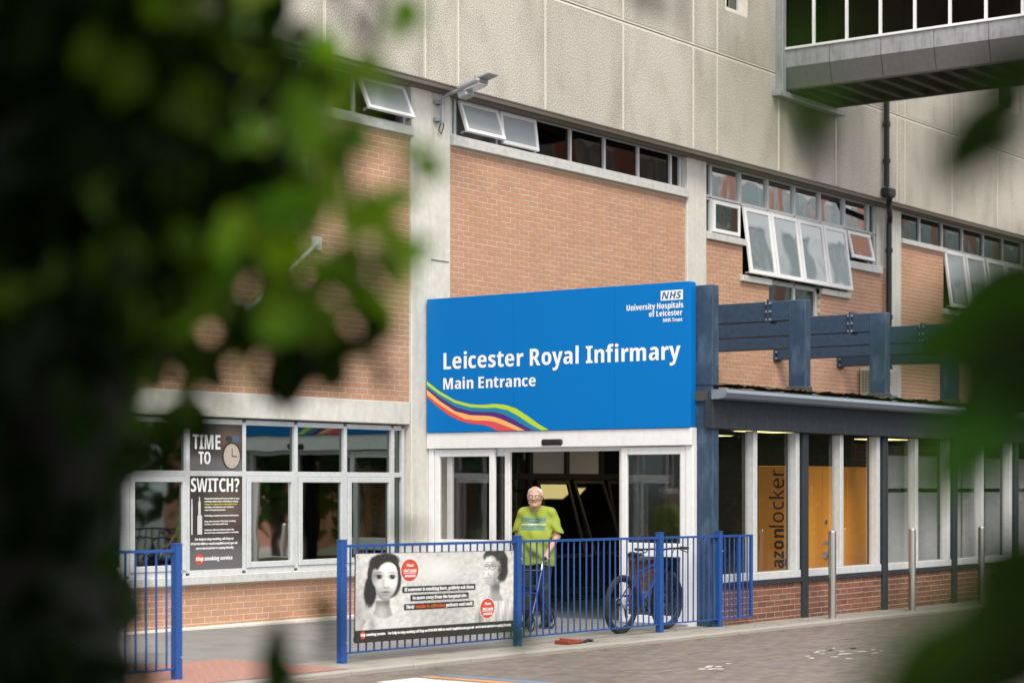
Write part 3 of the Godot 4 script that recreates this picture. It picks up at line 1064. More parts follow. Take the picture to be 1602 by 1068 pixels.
	put(t, "end_wall", B.new().box(Vector3(39.8, -0.3, 0.0), Vector3(40, 2.6, 4.3)), M.room_dark)
	put(t, "partition", B.new().box(Vector3(28.7, -0.02, 0.0), Vector3(28.8, 2.5, 3.0)), M.room_dark)
	for k in 8:
		var x := 28.9 + k * 0.95
		put(t, "pale_screen", B.new().cbox(Vector3(x, 0.5, 3.5), Vector3(x + 0.86, 1.62, 3.54), 0.01), M.pale_panel)
		put(t, "pale_screen", B.new().cbox(Vector3(x, 1.68, 3.5), Vector3(x + 0.86, 2.2, 3.54), 0.01), M.pale_panel)
	# door wall: white frame with two fixed lights and two parked sliding leaves
	var d := group_part(t, "door_frame")
	put(d, "header", B.new().cbox(Vector3(21.725, 2.225, 0.05), Vector3(21.95, 2.445, 4.27), 0.006), M.white_frame)
	put(d, "jamb", B.new().cbox(Vector3(21.765, -0.1, 0.05), Vector3(21.95, 2.225, 0.14), 0.006), M.white_frame)
	put(d, "jamb", B.new().cbox(Vector3(21.765, -0.1, 4.165), Vector3(21.86, 2.225, 4.275), 0.006), M.white_frame)
	put(d, "track", B.new().box(Vector3(21.85, 2.17, 0.15), Vector3(21.95, 2.225, 4.16)), M.white_frame)
	for e in [[0.145, 1.165, 21.78, "side_light"], [3.19, 4.16, 21.78, "side_light"], [0.3, 1.365, 21.86, "sliding_door"], [3.11, 4.1, 21.86, "sliding_door"]]:
		var l := group_part(t, e[3])
		var a: float = e[0]
		var c: float = e[1]
		var x: float = e[2]
		put(l, "stile", B.new().cbox(Vector3(x, -0.06, a), Vector3(x + 0.055, 2.215, a + 0.085), 0.006), M.white_frame)
		put(l, "stile", B.new().cbox(Vector3(x, -0.06, c - 0.085), Vector3(x + 0.055, 2.215, c), 0.006), M.white_frame)
		for y in [[-0.06, 0.07], [0.82, 0.99], [2.115, 2.212]]:
			put(l, "rail", B.new().cbox(Vector3(x + 0.003, y[0], a + 0.085), Vector3(x + 0.052, y[1], c - 0.085), 0.006), M.white_frame)
		var gl := B.new()
		for y in [[0.07, 0.82], [0.99, 2.115]]:
			gl = B.new()
			gl.face([Vector3(x + 0.02, y[0], a + 0.085), Vector3(x + 0.02, y[0], c - 0.085), Vector3(x + 0.02, y[1], c - 0.085), Vector3(x + 0.02, y[1], a + 0.085)], Vector3.LEFT)
			gl.face([Vector3(x + 0.035, y[0], a + 0.085), Vector3(x + 0.035, y[0], c - 0.085), Vector3(x + 0.035, y[1], c - 0.085), Vector3(x + 0.035, y[1], a + 0.085)], Vector3.LEFT)
			put(l, "pane", gl, M.glass)
	put(t, "door_sensor", B.new().cbox(Vector3(21.69, 2.25, 1.99), Vector3(21.765, 2.33, 2.32), 0.02), M.black_plastic)
	put(t, "door_threshold", B.new().box(Vector3(21.7, -0.1, 0.1), Vector3(21.95, -0.015, 4.2)), M.zinc)
	# lit ceiling panels
	for k in 4:
		var at: Vector3 = [Vector3(23.3, 2.5, 2.2), Vector3(26.9, 2.5, 1.3), Vector3(25.7, 2.5, 3.2), Vector3(31.0, 2.5, 2.4)][k]
		var l := thing("ceiling_light", ["lit ceiling panel just inside the entrance doors", "lit ceiling panel deeper inside the lobby near the dark glazing", "lit ceiling panel above the orange locker", "lit ceiling panel beyond the partition behind the pale screens"][k], "ceiling light", at, "lit panels in the lobby ceiling")
		put(l, "housing", B.new().cbox(Vector3(-0.6, 0.0, -0.3), Vector3(0.6, 0.02, 0.3), 0.004), M.white_frame)
		put(l, "light_panel", B.new().box(Vector3(-0.57, -0.006, -0.27), Vector3(0.57, -0.001, 0.27)), M.lit_panel)
		var a := AreaLight3D.new()
		a.name = "panel_light"
		a.area_size = Vector2(1.14, 0.54)
		a.light_energy = 0.12
		a.light_color = Color(1.0, 0.9, 0.62)
		a.shadow_enabled = true
		l.add_child(a)
		a.position = Vector3(0, -0.02, 0)
		a.rotation.x = -PI / 2


# ---------------------------------------------------------------- signs and print
const FACE_SIGN := Basis(Vector3(0, 0, 1), Vector3(0, 1, 0), Vector3(-1, 0, 0))   # lettering that looks towards -X

func sign_board() -> void:
	var t := thing("entrance_sign", "large bright blue sign board over the entrance doors with white lettering and coloured ribbon", "sign")
	var x := 21.7
	# the face is made of three sheets with fine joints
	put(t, "cabinet", B.new().cbox(Vector3(x + 0.004, 2.444, 0.075), Vector3(21.86, 4.273, 4.262), 0.012), M.sign_side)
	for e in [[0.08, 1.545], [1.548, 3.145], [3.148, 4.256]]:
		put(t, "face_sheet", B.new().box(Vector3(x, 2.45, e[0]), Vector3(x + 0.0035, 4.267, e[1])), M.sign_blue)
	var w: Material = M.white_letter
	text(t, "lettering", "Leicester Royal Infirmary", Vector3(x, 3.302, 0.37), FACE_SIGN, 3.76, 0.222, w)
	text(t, "lettering", "Main Entrance", Vector3(x, 3.03, 0.365), FACE_SIGN, 1.54, 0.152, w)
	text(t, "lettering", "University Hospitals", Vector3(x, 3.946, 3.33), FACE_SIGN, 0.84, 0.073, w)
	text(t, "lettering", "of Leicester", Vector3(x, 3.853, 3.665), FACE_SIGN, 0.49, 0.07, w)
	text(t, "lettering", "NHS Trust", Vector3(x, 3.778, 3.875), FACE_SIGN, 0.28, 0.045, w)
	put(t, "logo_plate", B.new().box(Vector3(x - 0.003, 4.048, 3.84), Vector3(x, 4.172, 4.165)), w)
	text(t, "logo_lettering", "NHS", Vector3(x - 0.003, 4.066, 3.852), FACE_SIGN, 0.27, 0.088, M.logo_blue, 700, "Droid Sans", 0, true)
	# the ribbon: five bands between six falling curves
	var cs := [
		[[0.08, 3.15], [0.3, 3.008], [0.57, 2.877], [0.83, 2.818], [1.04, 2.803], [1.21, 2.814], [1.4, 2.799], [1.59, 2.744], [1.78, 2.639], [1.97, 2.522], [2.12, 2.45]],
		[[0.08, 3.097], [0.3, 2.964], [0.57, 2.838], [0.83, 2.777], [1.08, 2.761], [1.25, 2.762], [1.44, 2.727], [1.62, 2.647], [1.81, 2.537], [1.99, 2.45]],
		[[0.08, 3.062], [0.3, 2.925], [0.57, 2.788], [0.83, 2.725], [1.08, 2.709], [1.21, 2.707], [1.37, 2.673], [1.53, 2.606], [1.72, 2.513], [1.865, 2.45]],
		[[0.08, 3.036], [0.3, 2.878], [0.57, 2.729], [0.83, 2.671], [1.08, 2.658], [1.21, 2.645], [1.34, 2.609], [1.5, 2.548], [1.64, 2.489], [1.735, 2.45]],
		[[0.08, 2.966], [0.27, 2.84], [0.5, 2.717], [0.73, 2.622], [0.92, 2.597], [1.08, 2.594], [1.21, 2.579], [1.34, 2.541], [1.5, 2.487], [1.61, 2.45]],
		[[0.08, 2.932], [0.24, 2.814], [0.43, 2.692], [0.63, 2.603], [0.8, 2.561], [0.99, 2.539], [1.08, 2.53], [1.18, 2.497], [1.29, 2.45]]]
	var curves := []
	for c in cs:
		var cv := Curve2D.new()
		for k in c.size():
			var p := Vector2(c[k][0], c[k][1])
			var a := Vector2(c[maxi(k - 1, 0)][0], c[maxi(k - 1, 0)][1])
			var q := Vector2(c[mini(k + 1, c.size() - 1)][0], c[mini(k + 1, c.size() - 1)][1])
			cv.add_point(p, (a - q) / 6.0, (q - a) / 6.0)
		curves.append(cv)
	for k in 5:
		var b := B.new()
		var last := []
		for s in 41:
			var u: Vector2 = curves[k].sample_baked(curves[k].get_baked_length() * s / 40.0)
			var v: Vector2 = curves[k + 1].sample_baked(curves[k + 1].get_baked_length() * s / 40.0)
			var now := [Vector3(x - 0.0025, u.y, u.x), Vector3(x - 0.0025, v.y, v.x)]
			if last.size():
				b.face([last[0], now[0], now[1], last[1]], Vector3.LEFT)
			last = now
		put(t, "ribbon_band", b, M[["stripe_green", "stripe_teal", "stripe_purple", "stripe_peach", "stripe_red"][k]])

func soft(d: float, w: float) -> float:
	return clampf(0.5 - d / w, 0.0, 1.0)

func ell(x: float, y: float, cx: float, cy: float, rx: float, ry: float, deg := 0.0) -> float:
	# signed distance (roughly) to a turned ellipse
	var dx := x - cx
	var dy := y - cy
	if deg != 0.0:
		var a := deg_to_rad(deg)
		var q := dx * cos(a) + dy * sin(a)
		dy = -dx * sin(a) + dy * cos(a)
		dx = q
	var k := sqrt(dx * dx / (rx * rx) + dy * dy / (ry * ry))
	return (k - 1.0) * minf(rx, ry)

func ga(x: float, y: float, cx: float, cy: float, sx: float, sy: float) -> float:
	return exp(-pow((x - cx) / sx, 2.0) - pow((y - cy) / sy, 2.0))

func round_tone(x: float, y: float, cx: float, cy: float, rx: float, ry: float, light: Vector3) -> float:
	# the tone of an egg shape in soft light
	var u := (x - cx) / rx
	var v := (y - cy) / ry
	var k := clampf(1.0 - u * u - v * v, 0.0, 1.0)
	return clampf(Vector3(u, -v, sqrt(k) + 0.12).normalized().dot(light), 0.0, 1.0)

func child_print(x: float, y: float, g: float, nh: float, n: float) -> float:
	var strand := 0.5 + 0.5 * sin(x * 3.1 + y * 0.5 + 3.0 * n)
	# hair: a bob, thick at one side, with a soft shine
	var hair := minf(ell(x, y, 23.5, 18.5, 13.6, 17.5, 4.0), ell(x, y, 12.5, 34.0, 5.5, 15.0, 4.0))
	g = lerpf(g, 0.15 + 0.1 * strand * ga(x, y, 16, 12, 10, 10) + 0.06 * nh + 0.1 * ga(x, y, 20, 8, 9, 3.5), soft(hair + 0.5 * nh, 1.6))
	# neck and dress
	g = lerpf(g, 0.74 - 0.26 * ga(x, y, 24, 45, 9, 5) - 0.02 * absf(x - 22.0), soft(maxf(absf(x - 23.0) - 6.0 - maxf(0.0, y - 50.0) * 0.3, 44.0 - y), 1.4))
	g = lerpf(g, 0.7 - 0.2 * ga(x, y, 9, 69, 4, 9), soft(ell(x, y, 7.5, 72, 7.0, 12.0, -18.0), 1.2))
	var lace := 0.8 + 0.1 * sin(x * 4.3 + sin(y * 2.0)) * sin(y * 3.9) - 0.2 * ga(x, y, 14, 66, 3, 8) + 0.05 * n
	g = lerpf(g, lace, soft(maxf(ell(x, y, 22, 80, 18.0, 25.0), -ell(x, y, 24, 50, 9.5, 11.0)), 1.4))
	# the face
	var f := minf(ell(x, y, 25.2, 21.5, 12.0, 14.5), ell(x, y, 25.8, 31.5, 9.2, 12.5))
	var t := 0.42 + 0.48 * round_tone(x, y, 25.5, 25.0, 13.5, 21.5, Vector3(0.32, 0.34, 0.88))
	t += 0.1 * ga(x, y, 25, 13, 7, 5) + 0.1 * ga(x, y, 18.5, 30, 4, 4) + 0.08 * ga(x, y, 31.5, 30, 3, 3.5) + 0.09 * ga(x, y, 25.9, 26, 1.1, 4.5) + 0.06 * ga(x, y, 25.8, 41, 3, 2)
	t -= 0.16 * ga(x, y, 19.3, 20.6, 4.2, 2.8) + 0.16 * ga(x, y, 31.2, 21.2, 3.6, 2.7) + 0.1 * ga(x, y, 23.4, 27.5, 1.2, 4.0) + 0.16 * ga(x, y, 26.2, 32.6, 3.2, 0.9)
	t -= 0.2 * ga(x, y, 24.8, 31.6, 0.8, 0.6) + 0.2 * ga(x, y, 27.9, 31.7, 0.8, 0.6) + 0.14 * ga(x, y, 25.8, 39.3, 3.6, 0.9) + 0.15 * ga(x, y, 25.8, 35.6, 3.8, 0.9)
	t -= 0.34 * ga(x, y, 25.8, 36.2 + 0.03 * pow(x - 25.8, 2.0), 4.0, 0.5) + 0.12 * ga(x, y, 25.8, 37.3, 3.2, 0.9)
	for e in [[19.4, 21.8, 1.0], [31.0, 22.3, 0.86]]:
		var dx: float = (x - e[0]) / e[2]
		var lid := maxf(absf(y - e[1]) - 1.7 * sqrt(maxf(0.0, 1.0 - dx * dx / 11.5)), absf(dx) - 3.3)
		t = lerpf(t, 0.6, soft(lid, 0.9))
		t = lerpf(t, 0.1, soft(maxf(lid, Vector2(x - e[0] - 0.5, y - e[1] + 0.3).length() - 1.9), 0.9))
		t = lerpf(t, 0.9, ga(x, y, e[0] + 1.0, e[1] - 0.9, 0.45, 0.45))
		t -= 0.36 * ga(x, y - 0.05 * dx * dx, e[0], e[1] - 1.75, 3.1 * e[2], 0.6)
		t -= 0.12 * ga(x, y, e[0], e[1] + 1.9, 2.8 * e[2], 0.6)
		t -= 0.26 * ga(x, y - 0.07 * dx * dx, e[0] + 0.3, e[1] - 4.5, 3.6 * e[2], 0.7)
	g = lerpf(g, clampf(t + 0.02 * n, 0.05, 0.92), soft(f, 1.0))
	# hair over the brow and down the far cheek
	var fringe := maxf(ell(x, y, 24.0, 7.5, 13.0, 7.5, -6.0), -ell(x, y, 27.5, 21.5, 10.2, 13.6, 4.0))
	g = lerpf(g, 0.11 + 0.1 * strand + 0.05 * nh, soft(fringe + 0.4 * nh, 1.6))
	var side := maxf(ell(x, y, 30.0, 22.0, 9.0, 19.0, -4.0), -ell(x, y, 24.6, 22.0, 11.6, 21.0, -3.0))
	g = lerpf(g, 0.14 + 0.08 * strand, soft(side, 1.4))
	return g

func elder_print(x: float, y: float, g: float, nh: float, n: float) -> float:
	var strand := 0.5 + 0.5 * sin(x * 2.4 - y * 2.2 + 5.0 * n)
	# pale shirt with soft folds, neck
	var fold := 0.06 * sin(x * 0.8 + y * 0.12) + 0.04 * sin(x * 1.9 - y * 0.2)
	g = lerpf(g, 0.72 + fold - 0.15 * ga(x, y, 112, 66, 5, 9) + 0.1 * ga(x, y, 135, 56, 8, 10), soft(ell(x, y, 128, 76, 21.5, 31.0), 1.6))
	g = lerpf(g, 0.62 - 0.22 * ga(x, y, 129, 37, 6, 5) + 0.12 * ga(x, y, 122.5, 42, 1.4, 9), soft(maxf(absf(x - 127.0) - 5.0 - maxf(0.0, y - 44.0) * 0.6, absf(y - 41.0) - 10.0), 1.6))
	# hair, short and waved
	var hair := minf(ell(x, y, 129.5, 12.5, 10.5, 13.5), ell(x, y, 134.0, 20.0, 6.0, 12.0))
	g = lerpf(g, 0.13 + 0.16 * strand * strand + 0.1 * nh, soft(hair + 0.6 * nh, 1.8))
	# face turned aside
	var f := minf(ell(x, y, 124.5, 17.5, 8.4, 12.5), ell(x, y, 123.4, 26.0, 6.6, 9.5, 6.0))
	var t := 0.46 + 0.44 * round_tone(x, y, 124.0, 21.0, 10.0, 17.0, Vector3(-0.5, 0.3, 0.8))
	t += 0.08 * ga(x, y, 121, 9, 4, 3) + 0.12 * ga(x, y, 119.0, 21, 0.9, 3.4) + 0.08 * ga(x, y, 123.5, 23, 2, 2)
	t -= 0.16 * ga(x, y, 119.4, 15.6, 2.2, 2.0) + 0.16 * ga(x, y, 124.6, 15.4, 2.6, 2.0) + 0.18 * ga(x, y, 120.6, 23.6, 1.0, 1.6) + 0.12 * ga(x, y, 122.8, 26.0, 0.7, 3.4)
	t -= 0.32 * ga(x, y, 119.8, 27.6, 2.6, 0.5) + 0.1 * ga(x, y, 119.8, 30.0, 2.4, 0.8) + 0.1 * ga(x, y, 126.5, 27, 1.0, 5.0)
	for e in [[119.0, 16.0, 2.3], [124.8, 15.8, 2.9]]:
		t -= 0.42 * ga(x, y, e[0] - 0.3, e[1], 1.1, 0.7)
		t -= 0.25 * ga(x, y, e[0], e[1] - 4.0, 2.6, 0.5)
		t = lerpf(t, 0.22, 0.75 * soft(absf(ell(x, y, e[0], e[1] + 0.5, e[2], 3.0)) - 0.2, 0.6))
		t = lerpf(t, 0.9, 0.5 * ga(x, y, e[0] - 0.8, e[1] + 1.6, 0.8, 0.8))
	g = lerpf(g, clampf(t + 0.03 * n, 0.05, 0.92), soft(f, 1.0))
	g = lerpf(g, 0.22, 0.75 * soft(absf(y - 15.6 - (x - 127.0) * 0.1) - 0.22, 0.6) * (1.0 if x > 127.4 and x < 132.0 else 0.0))
	g = lerpf(g, 0.42 - 0.15 * ga(x, y, 132, 20, 0.8, 1.6), soft(ell(x, y, 131.6, 20.0, 1.6, 3.6), 0.9))
	g = lerpf(g, 0.16 + 0.2 * strand * strand + 0.08 * nh, soft(maxf(ell(x, y, 126.0, 4.5, 10.5, 7.0, -12.0), -ell(x, y, 122.5, 17.0, 7.6, 12.4)) + 0.5 * nh, 1.8))
	return g

func portrait_print() -> ImageTexture:
	# the black and white print of the banner: a child at one end, a person with glasses at the other (146 x 73 units)
	var W := 620
	var H := 300
	var im := Image.create(W, H, false, Image.FORMAT_RGB8)
	var nz := FastNoiseLite.new()
	nz.seed = 12
	nz.frequency = 0.035
	nz.fractal_octaves = 4
	for py in H:
		for px in W:
			var x := px * 146.0 / W
			var y := py * 71.0 / H
			var n := nz.get_noise_2d(px, py)
			var nh := nz.get_noise_2d(px * 4.0, py * 0.9)
			var g := 0.76 + 0.1 * n - 0.12 * smoothstep(30.0, 0.0, x) * smoothstep(10.0, 60.0, y) + 0.06 * sin(x * 0.06)
			g = lerpf(g, 0.86, exp(-pow((x - 72.0) / 26.0, 2.0) - pow((y - 16.0) / 16.0, 2.0)))
			if x < 52.0:
				g = child_print(x, y, g, nh, n)
			if x > 96.0:
				g = elder_print(x, y + 1.0, g, nh, n)
			g = clampf(g, 0.02, 0.95)
			im.set_pixel(px, py, Color(g, g, g * 0.985))
	return ImageTexture.create_from_image(im)

func printed(called: String, tex: Texture2D, rough := 0.45) -> StandardMaterial3D:
	var m := flat(called, Color.WHITE, rough)
	m.albedo_texture = tex
	return m

func picture_quad(parent: Node, called: String, tl: Vector3, tr: Vector3, br: Vector3, bl: Vector3, m: Material) -> void:
	var b := B.new()
	b.v = PackedVector3Array([tl, tr, br, bl])
	b.uv = PackedVector2Array([Vector2(0, 0), Vector2(1, 0), Vector2(1, 1), Vector2(0, 1)])
	var nn := (bl - tl).cross(tr - tl).normalized()
	b.n = PackedVector3Array([nn, nn, nn, nn])
	b.i = PackedInt32Array([0, 1, 2, 0, 2, 3])
	put(parent, called, b, m)

func banner() -> void:
	var t := thing("banner", "black and white anti smoking banner with two portraits tied to the blue fence", "banner")
	var z := 4.575
	var slope := -0.0135
	var turn := Basis(Vector3(0, 0, 1), atan(slope))
	var at := func(u: float, v: float, d := 0.0) -> Vector3: return Vector3(14.92, 1.055, z + d) + turn * Vector3(u, -v, 0)   # u from the left edge, v down, metres
	put(t, "board", B.new().cbox(Vector3(-1.305, -0.435, -0.006), Vector3(1.305, 0.435, 0.0), 0.002, turn, at.call(1.305, 0.43, -0.006)), M.black_plastic)
	var m := printed("banner_print", portrait_print())
	picture_quad(t, "photo_print", at.call(0.005, 0.0, 0.003), at.call(2.605, 0.0, 0.003), at.call(2.605, 0.745, 0.003), at.call(0.005, 0.745, 0.003), m)
	var red := flat("print_red", Color(0.55, 0.06, 0.03), 0.5)
	var black := flat("print_black", Color(0.022, 0.02, 0.016), 0.5)
	var white: Material = M.white_letter
	var orange := flat("print_orange", Color(0.6, 0.12, 0.02), 0.5)
	for c in [[0.835, 0.173, 0.14, 0.112], [2.14, 0.60, 0.128, 0.105]]:
		for e in [[1.0, red, 0.005, "red_disc"], [1.06, white, 0.0045, "disc_rim"]]:
			var q := []
			for k in 32:
				q.append(at.call(c[0] + cos(TAU * k / 32) * c[2] * e[0], c[1] + sin(TAU * k / 32) * c[3] * e[0], e[2]))
			var b := B.new()
			b.face(q, Vector3(0, 0, 1))
			put(t, e[3], b, e[1])
		var words := ["Please", "don't smoke", "around us"]
		for k in 3:
			text(t, "lettering", words[k], at.call(c[0], c[1] - 0.035 + k * 0.052, 0.006), turn, [0.11, 0.2, 0.17][k] * c[2] / 0.14, 0.029, white, 400, "Droid Sans", 1, true)
		put(t, "underline", B.new().obox(at.call(c[0], c[1] + 0.027, 0.007), Vector3(0.2, 0.006, 0.001), turn), white)
	for e in [[0.72, 0.366, 1.205, "If someone is smoking here, politely ask them"], [0.85, 0.452, 0.96, "to move away from the hospital site."], [0.75, 0.54, 1.15, ""]]:
		put(t, "text_strip", B.new().obox(at.call(e[0] + e[2] / 2, e[1], 0.005), Vector3(e[2], 0.062, 0.002), turn), black)
		if e[3] != "":
			text(t, "lettering", e[3], at.call(e[0] + 0.03, e[1] + 0.016, 0.007), turn, e[2] - 0.06, 0.034, white, 700, "Droid Serif")
	text(t, "lettering", "Their", at.call(0.775, 0.556, 0.007), turn, 0.135, 0.034, white, 700, "Droid Serif")
	text(t, "lettering", "smoke is affecting", at.call(0.93, 0.556, 0.007), turn, 0.475, 0.034, orange, 700, "Droid Serif")
	text(t, "lettering", "patients and staff.", at.call(1.425, 0.556, 0.007), turn, 0.455, 0.034, white, 700, "Droid Serif")
	put(t, "footer_strip", B.new().obox(at.call(1.305, 0.8, 0.004), Vector3(2.6, 0.115, 0.002), turn), black)
	var dq := []
	for k in 24:
		dq.append(at.call(0.115 + cos(TAU * k / 24) * 0.038, 0.79 + sin(TAU * k / 24) * 0.038, 0.0065))
	var db := B.new()
	db.face(dq, Vector3(0, 0, 1))
	put(t, "red_disc", db, red)
	text(t, "lettering", "stop", at.call(0.115, 0.8, 0.007), turn, 0.066, 0.027, white, 700, "Droid Sans", 1)
	text(t, "lettering", "smoking service", at.call(0.165, 0.8, 0.006), turn, 0.29, 0.026, white)
	text(t, "lettering", "For help to stop smoking call Stop on 0116 454 4000 or email stop@leicester.gov.uk - we're local and we're vaping friendly", at.call(0.5, 0.8, 0.006), turn, 2.06, 0.026, white)
	var ties := B.new()
	for u in [0.04, 1.3, 2.57]:
		for v in [0.03, 0.83]:
			ties.torus(at.call(u, v, -0.025), Vector3(1, 0, 0.2), 0.03, 0.003, 12, 5)
	put(t, "cable_tie", ties, M.black_plastic)

func window_poster() -> void:
	var t := thing("window_poster", "tall grey brown window poster reading TIME TO SWITCH with an alarm clock", "poster")
	var z := -0.066
	var W := 96
	var H := 192
	var im := Image.create(W, H, false, Image.FORMAT_RGB8)
	for y in H:
		for x in W:
			var g := Vector2((x - 70.0) / 60.0, (y - 60.0) / 80.0).length()
			var c := Color(0.40, 0.335, 0.29).lerp(Color(0.2, 0.18, 0.16), clampf(g, 0, 1))
			c = c.lerp(Color(0.37, 0.36, 0.37), smoothstep(105.0, 160.0, y))
			var ray := 0.5 + 0.5 * sin(atan2(x - 48.0, 215.0 - y) * 46.0)
			c = c.lerp(Color(0.47, 0.46, 0.47), 0.4 * ray * smoothstep(130.0, 185.0, y))
			im.set_pixel(x, y, c)
	var m := printed("poster_print", ImageTexture.create_from_image(im))
	var xl := 17.315
	var xr := 18.215
	picture_quad(t, "upper_sheet", Vector3(xl, 2.465, z), Vector3(xr, 2.465, z), Vector3(xr, 1.9, z), Vector3(xl, 1.9, z), m)
	picture_quad(t, "lower_sheet", Vector3(xl, 1.825, z), Vector3(xr, 1.825, z), Vector3(xr, 0.705, z), Vector3(xl, 0.705, z), m)
	var white: Material = M.white_letter
	var one := Basis()
	text(t, "lettering", "TIME", Vector3(17.36, 2.16, z), one, 0.47, 0.175, white)
	text(t, "lettering", "TO", Vector3(17.46, 1.98, z), one, 0.2, 0.15, white)
	text(t, "lettering", "SWITCH?", Vector3(17.33, 1.645, z), one, 0.83, 0.165, white)
	# the clock
	var cl := group_part(t, "clock")
	var ring := func(x: float, y: float, rx: float, ry: float, zz: float) -> B:
		var q := []
		for k in 36:
			q.append(Vector3(x + cos(TAU * k / 36) * rx, y + sin(TAU * k / 36) * ry, zz))
		var b := B.new()
		b.face(q, Vector3(0, 0, 1))
		return b
	put(cl, "clock_rim", ring.call(18.02, 2.085, 0.165, 0.17, z + 0.001), flat("poster_dark", Color(0.03, 0.025, 0.02)))
	put(cl, "clock_face", ring.call(18.03, 2.08, 0.14, 0.15, z + 0.002), flat("poster_cream", Color(0.42, 0.36, 0.29)))
	put(cl, "bell", ring.call(17.98, 2.29, 0.06, 0.04, z + 0.001), M.poster_dark)
	put(cl, "bell", ring.call(18.1, 2.29, 0.06, 0.04, z + 0.0015), flat("poster_blue", Color(0.05, 0.1, 0.2)))
	var hands := B.new()
	hands.bar(Vector3(18.035, 2.075, z + 0.003), Vector3(18.035, 2.18, z + 0.003), 0.012, 0.001, Vector3(0, 0, 1))
	hands.bar(Vector3(18.035, 2.08, z + 0.003), Vector3(18.12, 2.075, z + 0.003), 0.012, 0.001, Vector3(0, 0, 1))
	for k in 12:
		hands.obox(Vector3(18.03 + cos(TAU * k / 12) * 0.115, 2.08 + sin(TAU * k / 12) * 0.125, z + 0.003), Vector3(0.008, 0.008, 0.001), Basis())
	put(cl, "clock_hand", hands, M.poster_dark)
	# the two pens and the small print
	var pen := B.new()
	pen.cbox(Vector3(17.335, 1.13, z), Vector3(17.36, 1.49, z + 0.002), 0.0008)
	pen.cbox(Vector3(17.339, 1.49, z), Vector3(17.356, 1.56, z + 0.002), 0.0008)
	pen.cbox(Vector3(17.44, 1.13, z), Vector3(17.52, 1.36, z + 0.002), 0.0008)
	pen.cbox(Vector3(17.455, 1.36, z), Vector3(17.495, 1.53, z + 0.0025), 0.0008)
	pen.cbox(Vector3(17.467, 1.53, z), Vector3(17.483, 1.585, z + 0.0025), 0.0008)
	put(t, "printed_pen", pen, flat("print_grey", Color(0.55, 0.54, 0.52)))
	var yellow := flat("print_yellow", Color(0.55, 0.5, 0.05))
	var lines := ["If you don't think you'll ever be able to stop", "smoking, think about switching to vaping", "using an e-cigarette or this guide from", "smoking. Consultants can't smoke or", "vape in hospital grounds.", "", "Switching completely brings health gains.", "", "Stop, the Leicester City Stop Smoking", "Service, can help with this.", "", "Someone will now tell you about the", "licensed stop smoking products available."]
	for k in lines.size():
		if lines[k] != "":
			text(t, "small_print", lines[k], Vector3(17.56, 1.555 - k * 0.0345, z), one, minf(0.6, lines[k].length() * 0.0145), 0.017, yellow if k == 2 else white)
	text(t, "small_print", "For help to stop smoking call Stop on", Vector3(17.73, 1.06, z), one, 0.66, 0.028, white, 700, "Droid Sans", 1)
	text(t, "small_print", "0116 454 4000 or email stop@leicester.gov.uk", Vector3(17.73, 1.005, z), one, 0.8, 0.028, white, 700, "Droid Sans", 1)
	text(t, "small_print", "- we're local and we're vaping friendly", Vector3(17.73, 0.95, z), one, 0.66, 0.028, white, 700, "Droid Sans", 1)
	put(t, "red_disc", ring.call(17.475, 0.835, 0.07, 0.065, z + 0.001), M.print_red)
	text(t, "lettering", "stop", Vector3(17.475, 0.815, z + 0.001), one, 0.125, 0.05, white, 700, "Droid Sans", 1)
	text(t, "lettering", "smoking service", Vector3(17.56, 0.815, z), one, 0.48, 0.048, white)


# ---------------------------------------------------------------- street furniture
func fence_panel(t: Node3D, xa: float, xb: float, z: float, post_a: bool, post_b: bool) -> void:
	var m: Material = M.rail_blue
	for e in [[xa, post_a], [xb, post_b]]:
		if e[1]:
			var y := ground_y(e[0], z)
			var p := put(t, "post", B.new().cbox(Vector3(e[0] - 0.038, y - 0.2, z - 0.038), Vector3(e[0] + 0.038, y + 1.19, z + 0.038), 0.006), m)
			put(p, "post_cap", B.new().cbox(Vector3(e[0] - 0.041, y + 1.19, z - 0.041), Vector3(e[0] + 0.041, y + 1.2, z + 0.041), 0.003), m)
			var bo := B.new()
			for h in [0.2, 0.95]:
				bo.obox(Vector3(e[0] + 0.02, y + h, z + 0.042), Vector3(0.02, 0.02, 0.012), Basis())
			put(p, "bolt", bo, M.zinc)
	var ya := ground_y(xa, z)
	var yb := ground_y(xb, z)
	put(t, "top_rail", B.new().bar(Vector3(xa + 0.04, ya + 1.135, z), Vector3(xb - (0.04 if post_b else 0.0), yb + 1.135, z), 0.04, 0.026), m)
	put(t, "bottom_rail", B.new().bar(Vector3(xa + 0.04, ya + 0.1, z), Vector3(xb - (0.04 if post_b else 0.0), yb + 0.1, z), 0.04, 0.014), m)
	var n := int(round((xb - xa) / 0.122))
	for k in range(1, n):
		var x := lerpf(xa, xb, float(k) / n)
		var y := ground_y(x, z)
		var lean := rng.randf_range(-0.006, 0.006)
		put(t, "bar", B.new().rod(Vector3(x, y + 0.1, z), Vector3(x + lean, y + 1.125, z), 0.0095, 8), m)

